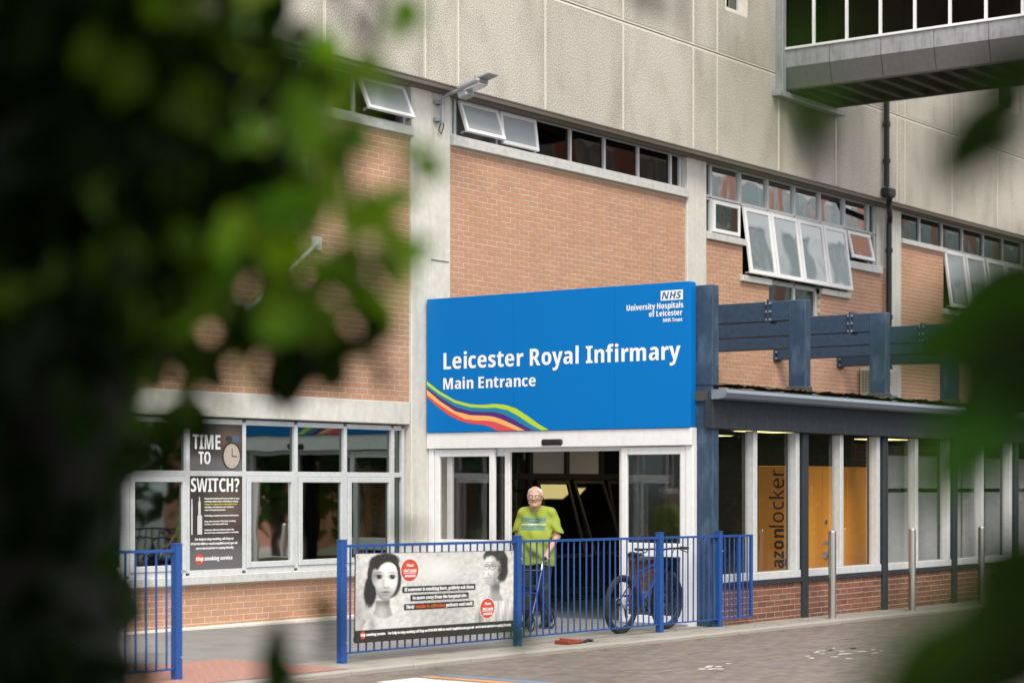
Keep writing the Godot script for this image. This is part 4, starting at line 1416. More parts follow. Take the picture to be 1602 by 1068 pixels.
func fences() -> void:
	var z := 4.5
	var t := thing("guard_rail", "long blue steel pedestrian guard rail in front of the entrance, carrying the banner", "railing")
	fence_panel(t, 14.81, 17.7, z, true, true)
	fence_panel(t, 17.7, 20.61, z, false, true)
	fence_panel(t, 20.61, 21.98, z + 0.02, false, true)
	fence_panel(t, 21.98, 22.78, z + 0.04, false, false)
	var y := ground_y(22.6, z)
	put(t, "bar", B.new().cbox(Vector3(22.42, y + 0.1, z + 0.02), Vector3(22.47, y + 1.125, z + 0.06), 0.005), M.rail_blue)
	put(t, "bar", B.new().cbox(Vector3(22.74, y + 0.1, z + 0.02), Vector3(22.78, y + 1.125, z + 0.06), 0.005), M.rail_blue)
	var l := thing("guard_rail", "short blue guard rail ending beside the red paved crossing, below the poster window", "railing")
	fence_panel(l, 9.7, 12.6, z, true, true)
	fence_panel(l, 6.8, 9.7, z, true, false)

func bollards() -> void:
	var where := [Vector2(24.4, 4.86), Vector2(26.9, 4.86), Vector2(29.4, 4.86)]
	var labels := ["plain stainless steel bollard on the kerb before the orange locker window", "stainless steel bollard on the kerb in front of the pale screens, half behind leaves", "farthest stainless steel bollard on the kerb, its foot hidden by dark leaves"]
	for k in 3:
		var p: Vector2 = where[k]
		var y := ground_y(p.x, p.y)
		var t := thing("bollard", labels[k], "bollard", Vector3(p.x, y, p.y), "steel bollards along the kerb")
		put(t, "tube", B.new().lathe(Vector3.ZERO, [Vector2(0.052, -0.2), Vector2(0.052, 1.165), Vector2(0.05, 1.172)], 24), M.steel_brushed)
		put(t, "cap", B.new().lathe(Vector3.ZERO, [Vector2(0.05, 1.172), Vector2(0.044, 1.182), Vector2(0.0005, 1.186)], 24), M.steel_brushed)
		put(t, "base_plate", B.new().lathe(Vector3.ZERO, [Vector2(0.085, 0.0), Vector2(0.085, 0.008), Vector2(0.052, 0.012)], 24), M.zinc)

func wall_lamp() -> void:
	var t := thing("wall_lamp", "grey floodlight on a curved pipe bracket on the concrete column", "lamp")
	var x := 21.98
	put(t, "pipe", B.new().tube([Vector3(x, 6.72, 0.13), Vector3(x, 7.0, 0.13), Vector3(x, 7.06, 0.15), Vector3(x, 7.1, 0.2), Vector3(x, 7.12, 0.28), Vector3(x + 0.01, 7.14, 0.42)], 0.026, 10), M.lamp_grey)
	var br := B.new()
	for y in [6.76, 7.0]:
		br.cbox(Vector3(x - 0.09, y - 0.02, 0.03), Vector3(x + 0.03, y + 0.03, 0.1), 0.004)
		br.cbox(Vector3(x - 0.03, y - 0.02, 0.03), Vector3(x + 0.03, y + 0.03, 0.15), 0.004)
	put(t, "bracket", br, M.lamp_grey)
	put(t, "cable", B.new().tube([Vector3(x + 0.02, 7.05, 0.1), Vector3(x + 0.09, 6.9, 0.08), Vector3(x + 0.1, 6.68, 0.07), Vector3(x + 0.05, 6.58, 0.07), Vector3(x - 0.01, 6.62, 0.07), Vector3(x, 6.72, 0.1)], 0.008, 6), M.black_plastic)
	var tilt := Basis(Vector3.RIGHT, deg_to_rad(-13))
	var o := Vector3(x + 0.01, 7.2, 0.72)
	put(t, "lamp_head", B.new().cbox(Vector3(-0.13, -0.045, -0.3), Vector3(0.13, 0.035, 0.1), 0.03, tilt, o + tilt * Vector3(0, 0, -0.08)), M.lamp_grey)
	put(t, "lamp_visor", B.new().cbox(Vector3(-0.11, -0.02, -0.12), Vector3(0.11, 0.012, 0.12), 0.01, tilt, o + tilt * Vector3(0, 0.03, 0.18)), M.lamp_grey)
	put(t, "lamp_glass", B.new().cbox(Vector3(-0.1, -0.01, -0.14), Vector3(0.1, 0.01, 0.14), 0.004, tilt, o + tilt * Vector3(0, -0.05, -0.04)), M.lamp_glass)
	put(t, "gear_box", B.new().cbox(Vector3(-0.09, -0.05, -0.08), Vector3(0.09, 0.05, 0.08), 0.015, tilt, o + tilt * Vector3(0, -0.08, -0.22)), M.lamp_grey)
	put(t, "light_sensor", B.new().lathe(o + Vector3(0, 0.06, -0.02), [Vector2(0.03, 0), Vector2(0.03, 0.05), Vector2(0.001, 0.07)], 10), M.lamp_grey)

func wall_camera() -> void:
	var t := thing("security_camera", "small white security camera at the end of a long slanted wall arm", "camera")
	var a := Vector3(19.5, 4.83, 0.03)
	var b := Vector3(17.62, 3.82, 0.62)
	put(t, "arm", B.new().rod(a, b, 0.028, 10), M.white_plastic)
	put(t, "wall_plate", B.new().cbox(a - Vector3(0.09, 0.09, 0.03), a + Vector3(0.09, 0.09, 0.0), 0.006), M.white_plastic)
	var m := Basis(Vector3.UP, deg_to_rad(15))
	put(t, "camera_body", B.new().cbox(Vector3(-0.13, -0.05, -0.05), Vector3(0.13, 0.05, 0.05), 0.015, m, b + Vector3(-0.06, -0.01, 0.0)), M.white_plastic)
	put(t, "sunshield", B.new().cbox(Vector3(-0.16, -0.006, -0.06), Vector3(0.16, 0.006, 0.06), 0.004, m, b + Vector3(-0.08, 0.05, 0.0)), M.white_plastic)
	put(t, "camera_lens", B.new().rod(b + m * Vector3(-0.19, -0.01, 0), b + m * Vector3(-0.205, -0.01, 0), 0.03, 12), M.black_plastic)
	put(t, "bracket", B.new().cbox(Vector3(-0.04, -0.05, -0.03), Vector3(0.04, 0.05, 0.03), 0.01, m, b + Vector3(0.0, -0.08, 0.0)), M.white_plastic)

func air_conditioner() -> void:
	var t := thing("air_conditioner", "white outdoor air conditioning unit on the wall behind the second blue portal frame", "air conditioner")
	var a := Vector3(35.0, 3.44, 0.03)
	var b := Vector3(35.95, 3.96, 0.4)
	put(t, "casing", B.new().cbox(a, b, 0.02), M.ac_white)
	var sl := B.new()
	for k in 5:
		sl.box(Vector3(a.x - 0.002, a.y + 0.04, a.z + 0.04 + k * 0.062), Vector3(a.x + 0.003, b.y - 0.04, a.z + 0.05 + k * 0.062))
	put(t, "grille_back", B.new().box(Vector3(a.x - 0.0015, a.y + 0.05, a.z + 0.05), Vector3(a.x + 0.001, b.y - 0.05, b.z - 0.05)), M.black_plastic)
	for k in 14:
		put(t, "grille_slat", B.new().box(Vector3(a.x - 0.012, a.y + 0.055 + k * 0.03, a.z + 0.045), Vector3(a.x - 0.001, a.y + 0.068 + k * 0.03, b.z - 0.045)), M.ac_white)
	put(t, "grille_rib", sl, M.ac_white)
	var dots := B.new()
	for k in 4:
		dots.box(Vector3(b.x - 0.55, b.y - 0.12 - k * 0.06, b.z), Vector3(b.x - 0.35, b.y - 0.1 - k * 0.06, b.z + 0.004))
	put(t, "vent_slot", dots, M.black_plastic)
	put(t, "wall_bracket", B.new().box(Vector3(a.x + 0.1, a.y - 0.05, 0.0), Vector3(b.x - 0.1, a.y, 0.38)), M.zinc)
	put(t, "refrigerant_pipe", B.new().tube([Vector3(b.x, a.y + 0.1, 0.2), Vector3(b.x + 0.12, a.y + 0.1, 0.15), Vector3(b.x + 0.14, a.y - 0.3, 0.04), Vector3(b.x + 0.14, 2.95, 0.04)], 0.02, 8), M.black_plastic)

func downpipe() -> void:
	var t := thing("downpipe", "black iron downpipe running down the concrete beside the last column", "pipe")
	var x := 35.3
	put(t, "upper_pipe", B.new().rod(Vector3(x, 8.5, 0.45), Vector3(x, 7.42, 0.45), 0.055, 12), M.black_plastic)
	put(t, "upper_pipe", B.new().rod(Vector3(x, 13.2, 0.45), Vector3(x, 8.5, 0.45), 0.055, 12), M.black_plastic)
	for y in [7.9, 8.6]:
		put(t, "collar", B.new().rod(Vector3(x, y - 0.04, 0.45), Vector3(x, y + 0.04, 0.45), 0.075, 12), M.black_plastic)
	put(t, "hopper", B.new().cbox(Vector3(x - 0.09, 7.22, 0.36), Vector3(x + 0.22, 7.4, 0.55), 0.03), M.black_plastic)
	put(t, "lower_pipe", B.new().tube([Vector3(x + 0.15, 7.25, 0.45), Vector3(x + 0.2, 7.1, 0.4), Vector3(36.08, 6.95, 0.15), Vector3(36.1, 6.8, 0.12), Vector3(36.1, 2.9, 0.12)], 0.055, 12), M.black_plastic)
	for y in [6.3, 5.0, 4.0]:
		put(t, "collar", B.new().rod(Vector3(36.1, y - 0.04, 0.12), Vector3(36.1, y + 0.04, 0.12), 0.072, 12), M.black_plastic)

func locker() -> void:
	var t := thing("parcel_locker", "tall orange parcel locker with dark lettering behind the lobby glass", "locker")
	var x := 25.2
	put(t, "cabinet", B.new().cbox(Vector3(x, -0.02, 3.28), Vector3(27.42, 2.0, 3.9), 0.008), M.orange_locker)
	var up := Basis(Vector3(0, 1, 0), Vector3(0, 0, -1), Vector3(-1, 0, 0))
	text(t, "lettering", "amazon", Vector3(x, 0.17, 3.70), up, 0.945, 0.2, M.locker_print)
	text(t, "lettering", "locker", Vector3(x, 1.135, 3.70), up, 0.82, 0.225, M.locker_print, 400)
	var arc := []
	for k in 13:
		var u := k / 12.0
		arc.append(Vector3(x - 0.003, 0.22 + 0.46 * u, 3.735 + 0.055 * sin(PI * u)))
	put(t, "arrow_mark", B.new().tube(arc, 0.011, 6), M.locker_print)
	put(t, "arrow_mark", B.new().tube([Vector3(x - 0.003, 0.6, 3.72), Vector3(x - 0.003, 0.69, 3.73), Vector3(x - 0.003, 0.66, 3.8)], 0.011, 6), M.locker_print)
	# doors of the locker: fine joints
	for k in 3:
		put(t, "locker_door", B.new().cbox(Vector3(x + 0.03 + k * 0.735, 0.05, 3.9), Vector3(x + 0.745 + k * 0.735, 1.97, 3.906), 0.002), M.orange_locker)
	put(t, "lock_button", B.new().rod(Vector3(26.06, 1.2, 3.9), Vector3(26.06, 1.2, 3.92), 0.035, 14), M.chrome)
	put(t, "slot", B.new().cbox(Vector3(25.98, 0.88, 3.9), Vector3(26.16, 0.93, 3.915), 0.004), M.zinc)
	put(t, "socket", B.new().cbox(Vector3(26.0, 0.68, 3.9), Vector3(26.12, 0.78, 3.93), 0.006), M.zinc)
	put(t, "cable", B.new().tube([Vector3(26.06, 0.73, 3.94), Vector3(26.1, 0.6, 3.97), Vector3(26.02, 0.45, 3.95), Vector3(25.9, 0.3, 3.94)], 0.008, 6), M.black_plastic)

func bridge() -> void:
	var t := thing("footbridge", "enclosed grey footbridge with dark glazing leaving the concrete wall overhead", "bridge")
	var x := 31.2
	var w := 1.95
	var z0 := 0.36
	var z1 := 24.0
	for k in 25:
		var a := z0 + 0.02 + k * 0.96
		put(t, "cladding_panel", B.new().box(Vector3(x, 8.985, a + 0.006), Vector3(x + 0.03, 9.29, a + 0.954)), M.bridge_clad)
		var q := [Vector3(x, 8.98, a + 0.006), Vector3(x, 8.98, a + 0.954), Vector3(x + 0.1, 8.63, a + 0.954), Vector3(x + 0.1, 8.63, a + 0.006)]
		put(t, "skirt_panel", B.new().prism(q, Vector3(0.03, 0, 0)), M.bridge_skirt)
	put(t, "ledge", B.new().box(Vector3(x - 0.03, 9.29, z0), Vector3(x + 0.1, 9.33, z1)), M.white_frame)
	put(t, "backing", B.new().box(Vector3(x + 0.16, 8.7, z0), Vector3(x + w - 0.12, 9.28, z1)), M.bridge_under)
	for k in 60:
		var z := z0 + 0.2 + k * 0.4
		put(t, "soffit_rib", B.new().box(Vector3(x + 0.14, 8.6, z), Vector3(x + w - 0.1, 8.7, z + 0.12)), M.bridge_under)
	put(t, "edge_beam", B.new().box(Vector3(x + w - 0.1, 8.58, z0), Vector3(x + w, 9.28, z1)), M.bridge_under)
	put(t, "edge_beam", B.new().box(Vector3(x + 0.1, 8.6, z0), Vector3(x + 0.16, 8.72, z1)), M.bridge_under)
	put(t, "bearing", B.new().cbox(Vector3(x - 0.25, 8.47, 0.35), Vector3(x + w + 0.3, 8.57, 0.52), 0.01), M.bridge_clad)
	put(t, "end_cover", B.new().cbox(Vector3(x - 0.12, 8.55, 0.35), Vector3(x + 0.02, 11.5, 0.5), 0.01), M.bridge_clad)
	for s in [x + 0.05, x + w - 0.05]:
		for k in 38:
			var z := z0 + 0.04 + k * 0.627
			put(t, "mullion", B.new().box(Vector3(s - 0.04, 9.33, z - 0.025), Vector3(s + 0.04, 11.3, z + 0.025)), M.white_frame)
			put(t, "pane", B.new().box(Vector3(s - 0.006, 9.33, z + 0.026), Vector3(s + 0.006, 11.3, z + 0.601)), M.glass_black)
	put(t, "roof", B.new().cbox(Vector3(x - 0.1, 11.3, z0), Vector3(x + w + 0.1, 11.55, z1), 0.02), M.bridge_clad)

func opposite() -> void:
	var t := thing("opposite_building", "brick and white clinic block across the road, seen only in window reflections", "building")
	put(t, "wall", B.new().box(Vector3(52, -0.5, 24.0), Vector3(140, 16.5, 36)), M.far_brick)
	put(t, "wall", B.new().box(Vector3(52, 16.5, 24.0), Vector3(140, 21.5, 36)), M.far_white)
	put(t, "roof", B.new().prism([Vector3(52, 21.5, 23.7), Vector3(52, 21.5, 36.3), Vector3(52, 25.0, 30)], Vector3(88, 0, 0)), M.soffit_concrete)
	put(t, "tower_wall", B.new().box(Vector3(72, 21.5, 24.2), Vector3(126, 29.5, 36)), M.far_brick)
	put(t, "tower_wall", B.new().box(Vector3(72, 29.5, 24.1), Vector3(126, 34.5, 36)), M.far_white)
	put(t, "tower_wall", B.new().box(Vector3(72, 34.5, 24.2), Vector3(126, 44, 36)), M.far_brick)
	for k in 22:
		for row in 7:
			var x := 53.0 + k * 4.0
			var y: float = [1.2, 4.9, 8.6, 12.3, 17.8, 24.0, 31.0][row]
			if row > 4 and (x < 73 or x > 122):
				continue
			var g := group_part(t, "window")
			window_frame_out(g, x, y)
	put(t, "string_course", B.new().box(Vector3(52, 16.2, 23.85), Vector3(140, 16.7, 24.0)), M.far_white)

func far_trees() -> void:
	var r := RandomNumberGenerator.new()
	r.seed = 9
	for k in 9:
		var x := 31.0 + k * 4.9 + r.randf_range(-1, 1)
		var z := 20.8 + r.randf_range(-0.5, 0.5)
		var t := thing("roadside_tree", "dark green tree across the road, seen only as a reflection in the glass", "tree", Vector3(x, -0.2, z), "trees across the road")
		var tb := B.new()
		tb.tube([Vector3(0, -0.3, 0), Vector3(0.05, 1.5, 0), Vector3(-0.05, 3.0, 0.05), Vector3(0, 5.0, 0)], [0.2, 0.16, 0.12, 0.05], 9)
		put(t, "trunk", tb, M.bark)
		var places := []
		var tints := []
		for n in 1900:
			var d := Vector3(r.randfn(0, 1), r.randfn(0, 1), r.randfn(0, 1)).normalized() * pow(r.randf(), 0.4)
			var bulge := 1.0 + 0.25 * sin(d.x * 5.0 + k) * cos(d.y * 4.0)
			places.append(leaf_at(Vector3(0, 4.0, 0) + d * Vector3(3.2, 3.7, 1.6) * bulge, r.randf_range(0.25, 0.45), r))
			tints.append(leaf_tint(r, 0.8))
		many(t, "leaves", leaf_mesh, M.leaf, places, tints)

func window_frame_out(g: Node, x: float, y: float) -> void:
	var b := B.new()
	b.box(Vector3(x, y, 23.93), Vector3(x + 0.12, y + 2.0, 23.99))
	b.box(Vector3(x + 1.3, y, 23.93), Vector3(x + 1.42, y + 2.0, 23.99))
	b.box(Vector3(x + 2.6, y, 23.93), Vector3(x + 2.72, y + 2.0, 23.99))
	b.box(Vector3(x, y + 2.0, 23.9), Vector3(x + 2.72, y + 2.15, 23.99))
	b.box(Vector3(x, y - 0.15, 23.9), Vector3(x + 2.72, y, 23.99))
	put(g, "frame", b, M.far_white)
	put(g, "pane", B.new().box(Vector3(x + 0.12, y, 23.97), Vector3(x + 2.6, y + 2.0, 23.985)), M.glass_mid)


# ---------------------------------------------------------------- bicycle, rollator, lock
func bicycle() -> void:
	var t := thing("bicycle", "blue mountain bike with black tyres leaning on the inside of the guard rail", "bicycle", Vector3(20.1, ground_y(20.5, 4.28), 4.27))
	t.rotation.x = deg_to_rad(2.5)
	var R := 0.35
	var wb := 1.02
	for k in 2:
		var o := Vector3(k * wb, R, 0)
		var w := group_part(t, "wheel")
		put(w, "tyre", B.new().torus(o, Vector3(0, 0, 1), R - 0.03, 0.033, 40, 10), M.rubber)
		put(w, "rim", B.new().torus(o, Vector3(0, 0, 1), R - 0.068, 0.015, 40, 6), M.black_plastic)
		put(w, "hub", B.new().rod(o - Vector3(0, 0, 0.055), o + Vector3(0, 0, 0.055), 0.022, 10), M.black_plastic)
		var sp := B.new()
		for s in 28:
			var a := TAU * s / 28
			sp.rod(o + Vector3(cos(a + 0.5) * 0.02, sin(a + 0.5) * 0.02, 0.03 if s % 2 else -0.03), o + Vector3(cos(a), sin(a), 0) * (R - 0.065), 0.0016, 4)
		put(w, "spokes", sp, M.spoke)
		put(w, "brake_disc", B.new().torus(o + Vector3(0, 0, -0.045), Vector3(0, 0, 1), 0.07, 0.006, 24, 4), M.zinc)
	var bb := Vector3(0.43, 0.32, 0)
	var st := Vector3(0.33, 0.74, 0)
	var ht := Vector3(0.83, 0.86, 0)
	var hb := Vector3(0.865, 0.74, 0)
	var f := B.new()
	f.rod(bb, st, 0.017, 10).rod(hb, bb, 0.024, 10).rod(ht - Vector3(-0.01, 0.03, 0), st - Vector3(0, 0.03, 0), 0.018, 10).rod(ht, hb, 0.025, 10)
	for s in [-1.0, 1.0]:
		f.rod(bb + Vector3(0, 0, 0.03 * s), Vector3(0, R, 0.06 * s), 0.01, 8)
		f.rod(st + Vector3(0, -0.04, 0.02 * s), Vector3(0, R, 0.06 * s), 0.009, 8)
	put(t, "frame", f, M.bike_blue)
	var fk := B.new()
	for s in [-1.0, 1.0]:
		fk.tube([hb + Vector3(0.01, -0.03, 0.055 * s), Vector3(0.95, 0.6, 0.055 * s), Vector3(wb, R, 0.055 * s)], [0.02, 0.018, 0.013], 10)
	fk.obox(hb + Vector3(0.01, -0.035, 0), Vector3(0.05, 0.04, 0.14), Basis())
	put(t, "fork", fk, M.black_plastic)
	put(t, "seat_post", B.new().rod(st, Vector3(0.295, 0.9, 0), 0.014, 10), M.black_plastic)
	var sd := B.new()
	sd.tube([Vector3(0.16, 0.93, 0), Vector3(0.2, 0.935, 0), Vector3(0.28, 0.93, 0), Vector3(0.36, 0.925, 0), Vector3(0.43, 0.92, 0)], [0.045, 0.07, 0.055, 0.028, 0.018], 12)
	var sv := put(t, "saddle", sd, M.black_plastic)
	sv.scale.y = 0.55
	sv.position.y = 0.42
	put(t, "stem", B.new().tube([ht, ht + Vector3(-0.02, 0.07, 0), ht + Vector3(0.06, 0.12, 0)], 0.017, 10), M.black_plastic)
	var hbp := ht + Vector3(0.06, 0.12, 0)
	var hbar := B.new()
	hbar.tube([hbp + Vector3(-0.04, -0.02, -0.33), hbp + Vector3(-0.02, 0.0, -0.12), hbp, hbp + Vector3(-0.02, 0.02, 0.12), hbp + Vector3(-0.04, 0.04, 0.33)], 0.012, 8)
	put(t, "handlebar", hbar, M.black_plastic)
	for s in [-1.0, 1.0]:
		var e := hbp + Vector3(-0.04, 0.04 * s - (0.0 if s > 0 else -0.02), 0.33 * s)
		put(t, "grip", B.new().rod(e - Vector3(0, 0, 0.06 * s), e + Vector3(0, 0, 0.05 * s), 0.018, 10), M.rubber)
		put(t, "brake_lever", B.new().tube([e + Vector3(0.02, 0, -0.12 * s), e + Vector3(0.05, -0.03, -0.08 * s), e + Vector3(0.045, -0.05, 0.01 * s)], 0.007, 6), M.black_plastic)
	put(t, "brake_cable", B.new().tube([hbp + Vector3(0.03, 0, 0.15), hbp + Vector3(0.13, 0.02, 0.08), hbp + Vector3(0.1, -0.16, 0.03), hb + Vector3(0.03, -0.02, 0.03)], 0.004, 5), M.black_plastic)
	var cr := B.new()
	cr.rod(bb + Vector3(0, 0, 0.055), bb + Vector3(0.12, -0.11, 0.065), 0.011, 8).rod(bb + Vector3(0, 0, -0.055), bb + Vector3(-0.12, 0.11, -0.065), 0.011, 8)
	put(t, "crank", cr, M.black_plastic)
	put(t, "chain_ring", B.new().torus(bb + Vector3(0, 0, 0.045), Vector3(0, 0, 1), 0.075, 0.007, 24, 5), M.black_plastic)
	put(t, "pedal", B.new().cbox(Vector3(-0.045, -0.012, -0.04), Vector3(0.045, 0.012, 0.04), 0.004, Basis(), bb + Vector3(0.12, -0.11, 0.11)), M.black_plastic)
	put(t, "pedal", B.new().cbox(Vector3(-0.045, -0.012, -0.04), Vector3(0.045, 0.012, 0.04), 0.004, Basis(), bb + Vector3(-0.12, 0.11, -0.11)), M.black_plastic)
	put(t, "cassette", B.new().lathe(Vector3.ZERO, [Vector2(0.02, -0.02), Vector2(0.05, -0.01), Vector2(0.045, 0.01), Vector2(0.02, 0.02)], 16), M.zinc).transform = Transform3D(Basis(Vector3.RIGHT, PI / 2), Vector3(0, R, 0.05))
	var ch := B.new()
	ch.rod(bb + Vector3(0, 0.075, 0.045), Vector3(0, R + 0.045, 0.05), 0.004, 5).rod(bb + Vector3(0, -0.075, 0.045), Vector3(0, R - 0.045, 0.05), 0.004, 5)
	put(t, "chain", ch, M.black_plastic)
	put(t, "derailleur", B.new().cbox(Vector3(-0.02, -0.07, -0.01), Vector3(0.02, 0.05, 0.015), 0.006, Basis(Vector3(0, 0, 1), 0.3), Vector3(0.03, R - 0.1, 0.05)), M.black_plastic)
	# the red lock wound round the down tube, a front light
	put(t, "cable_lock", B.new().torus(Vector3(0.74, 0.7, 0.02), Vector3(0.4, 0.6, 0.6), 0.05, 0.016, 20, 8), M.red_paint)
	put(t, "front_light", B.new().rod(Vector3(0.93, 0.7, 0.08), Vector3(1.0, 0.68, 0.1), 0.024, 10), M.black_plastic)
	put(t, "light_lens", B.new().rod(Vector3(1.0, 0.68, 0.1), Vector3(1.006, 0.678, 0.102), 0.022, 10), M.chrome)

func dropped_lock() -> void:
	var y := ground_y(18.4, 4.7)
	var t := thing("bicycle_lock", "red and black bicycle lock lying on the ground under the guard rail", "lock", Vector3(18.42, y, 4.72))
	put(t, "shackle", B.new().tube([Vector3(-0.16, 0.02, 0.06), Vector3(0.05, 0.022, 0.08), Vector3(0.11, 0.024, 0.06), Vector3(0.13, 0.026, 0.02), Vector3(0.1, 0.03, -0.03), Vector3(-0.12, 0.055, -0.07)], 0.016, 8), M.red_paint)
	put(t, "lock_body", B.new().cbox(Vector3(-0.2, 0.004, -0.1), Vector3(-0.15, 0.05, 0.1), 0.01), M.red_paint)
	put(t, "strap", B.new().tube([Vector3(0.06, 0.012, 0.02), Vector3(0.2, 0.016, 0.05), Vector3(0.3, 0.02, 0.0), Vector3(0.36, 0.015, 0.05)], 0.018, 7), M.black_plastic)
	put(t, "buckle", B.new().cbox(Vector3(0.34, 0.0, 0.03), Vector3(0.4, 0.03, 0.09), 0.006), M.zinc)

const MAN := Vector3(20.32, 0, 2.9)
const MAN_TURN := -1.3788

func rollator() -> void:
	var t := thing("rollator", "blue rollator with two pairs of wheels held by the man in lime shirt", "walking frame", Vector3(MAN.x, ground_y(MAN.x, MAN.z), MAN.z))
	t.rotation.y = MAN_TURN
	for s in [-1.0, 1.0]:
		var x: float = 0.24 * s
		put(t, "front_leg", B.new().tube([Vector3(x, 0.14, 0.7), Vector3(x, 0.45, 0.52), Vector3(x, 0.78, 0.36)], 0.014, 8), M.bike_blue)
		put(t, "rear_leg", B.new().tube([Vector3(x, 0.5, 0.5), Vector3(x, 0.14, 0.1)], 0.013, 8), M.bike_blue)
		put(t, "handle_post", B.new().tube([Vector3(x, 0.7, 0.4), Vector3(x, 0.83, 0.36), Vector3(x, 0.86, 0.26)], 0.011, 8), M.chrome)
		put(t, "grip", B.new().rod(Vector3(x, 0.86, 0.34), Vector3(x, 0.855, 0.19), 0.017, 10), M.rubber)
		put(t, "brake_lever", B.new().tube([Vector3(x, 0.83, 0.34), Vector3(x, 0.8, 0.3), Vector3(x, 0.81, 0.2)], 0.006, 6), M.black_plastic)
		for z in [0.7, 0.1]:
			var w := group_part(t, "wheel")
			var o := Vector3(x, 0.1, z)
			put(w, "tyre", B.new().torus(o, Vector3(1, 0, 0), 0.085, 0.015, 24, 8), M.rubber)
			put(w, "rim", B.new().torus(o, Vector3(1, 0, 0), 0.067, 0.006, 24, 6), M.zinc)
			var sp := B.new()
			for k in 5:
				var a := TAU * k / 5
				sp.rod(o, o + Vector3(0, cos(a), sin(a)) * 0.07, 0.006, 6)
			sp.rod(o - Vector3(0.018, 0, 0), o + Vector3(0.018, 0, 0), 0.016, 10)
			put(w, "spokes", sp, M.black_plastic)
			put(t, "wheel_fork", B.new().tube([o, o + Vector3(0.028, 0.03, 0), o + Vector3(0.02, 0.12, 0), o + Vector3(0, 0.14, 0)], 0.007, 6), M.black_plastic)
	put(t, "cross_bar", B.new().rod(Vector3(-0.24, 0.45, 0.52), Vector3(0.24, 0.45, 0.52), 0.011, 8), M.bike_blue)
	put(t, "cross_bar", B.new().rod(Vector3(-0.24, 0.5, 0.48), Vector3(0.24, 0.5, 0.48), 0.011, 8), M.bike_blue)
	put(t, "seat", B.new().cbox(Vector3(-0.22, 0.51, 0.26), Vector3(0.22, 0.54, 0.5), 0.01), M.black_plastic)
	put(t, "back_strap", B.new().tube([Vector3(-0.24, 0.72, 0.4), Vector3(-0.15, 0.72, 0.5), Vector3(0.15, 0.72, 0.5), Vector3(0.24, 0.72, 0.4)], 0.015, 8), M.black_plastic)
	put(t, "basket", B.new().cbox(Vector3(-0.18, 0.24, 0.38), Vector3(0.18, 0.44, 0.62), 0.015), M.black_plastic)


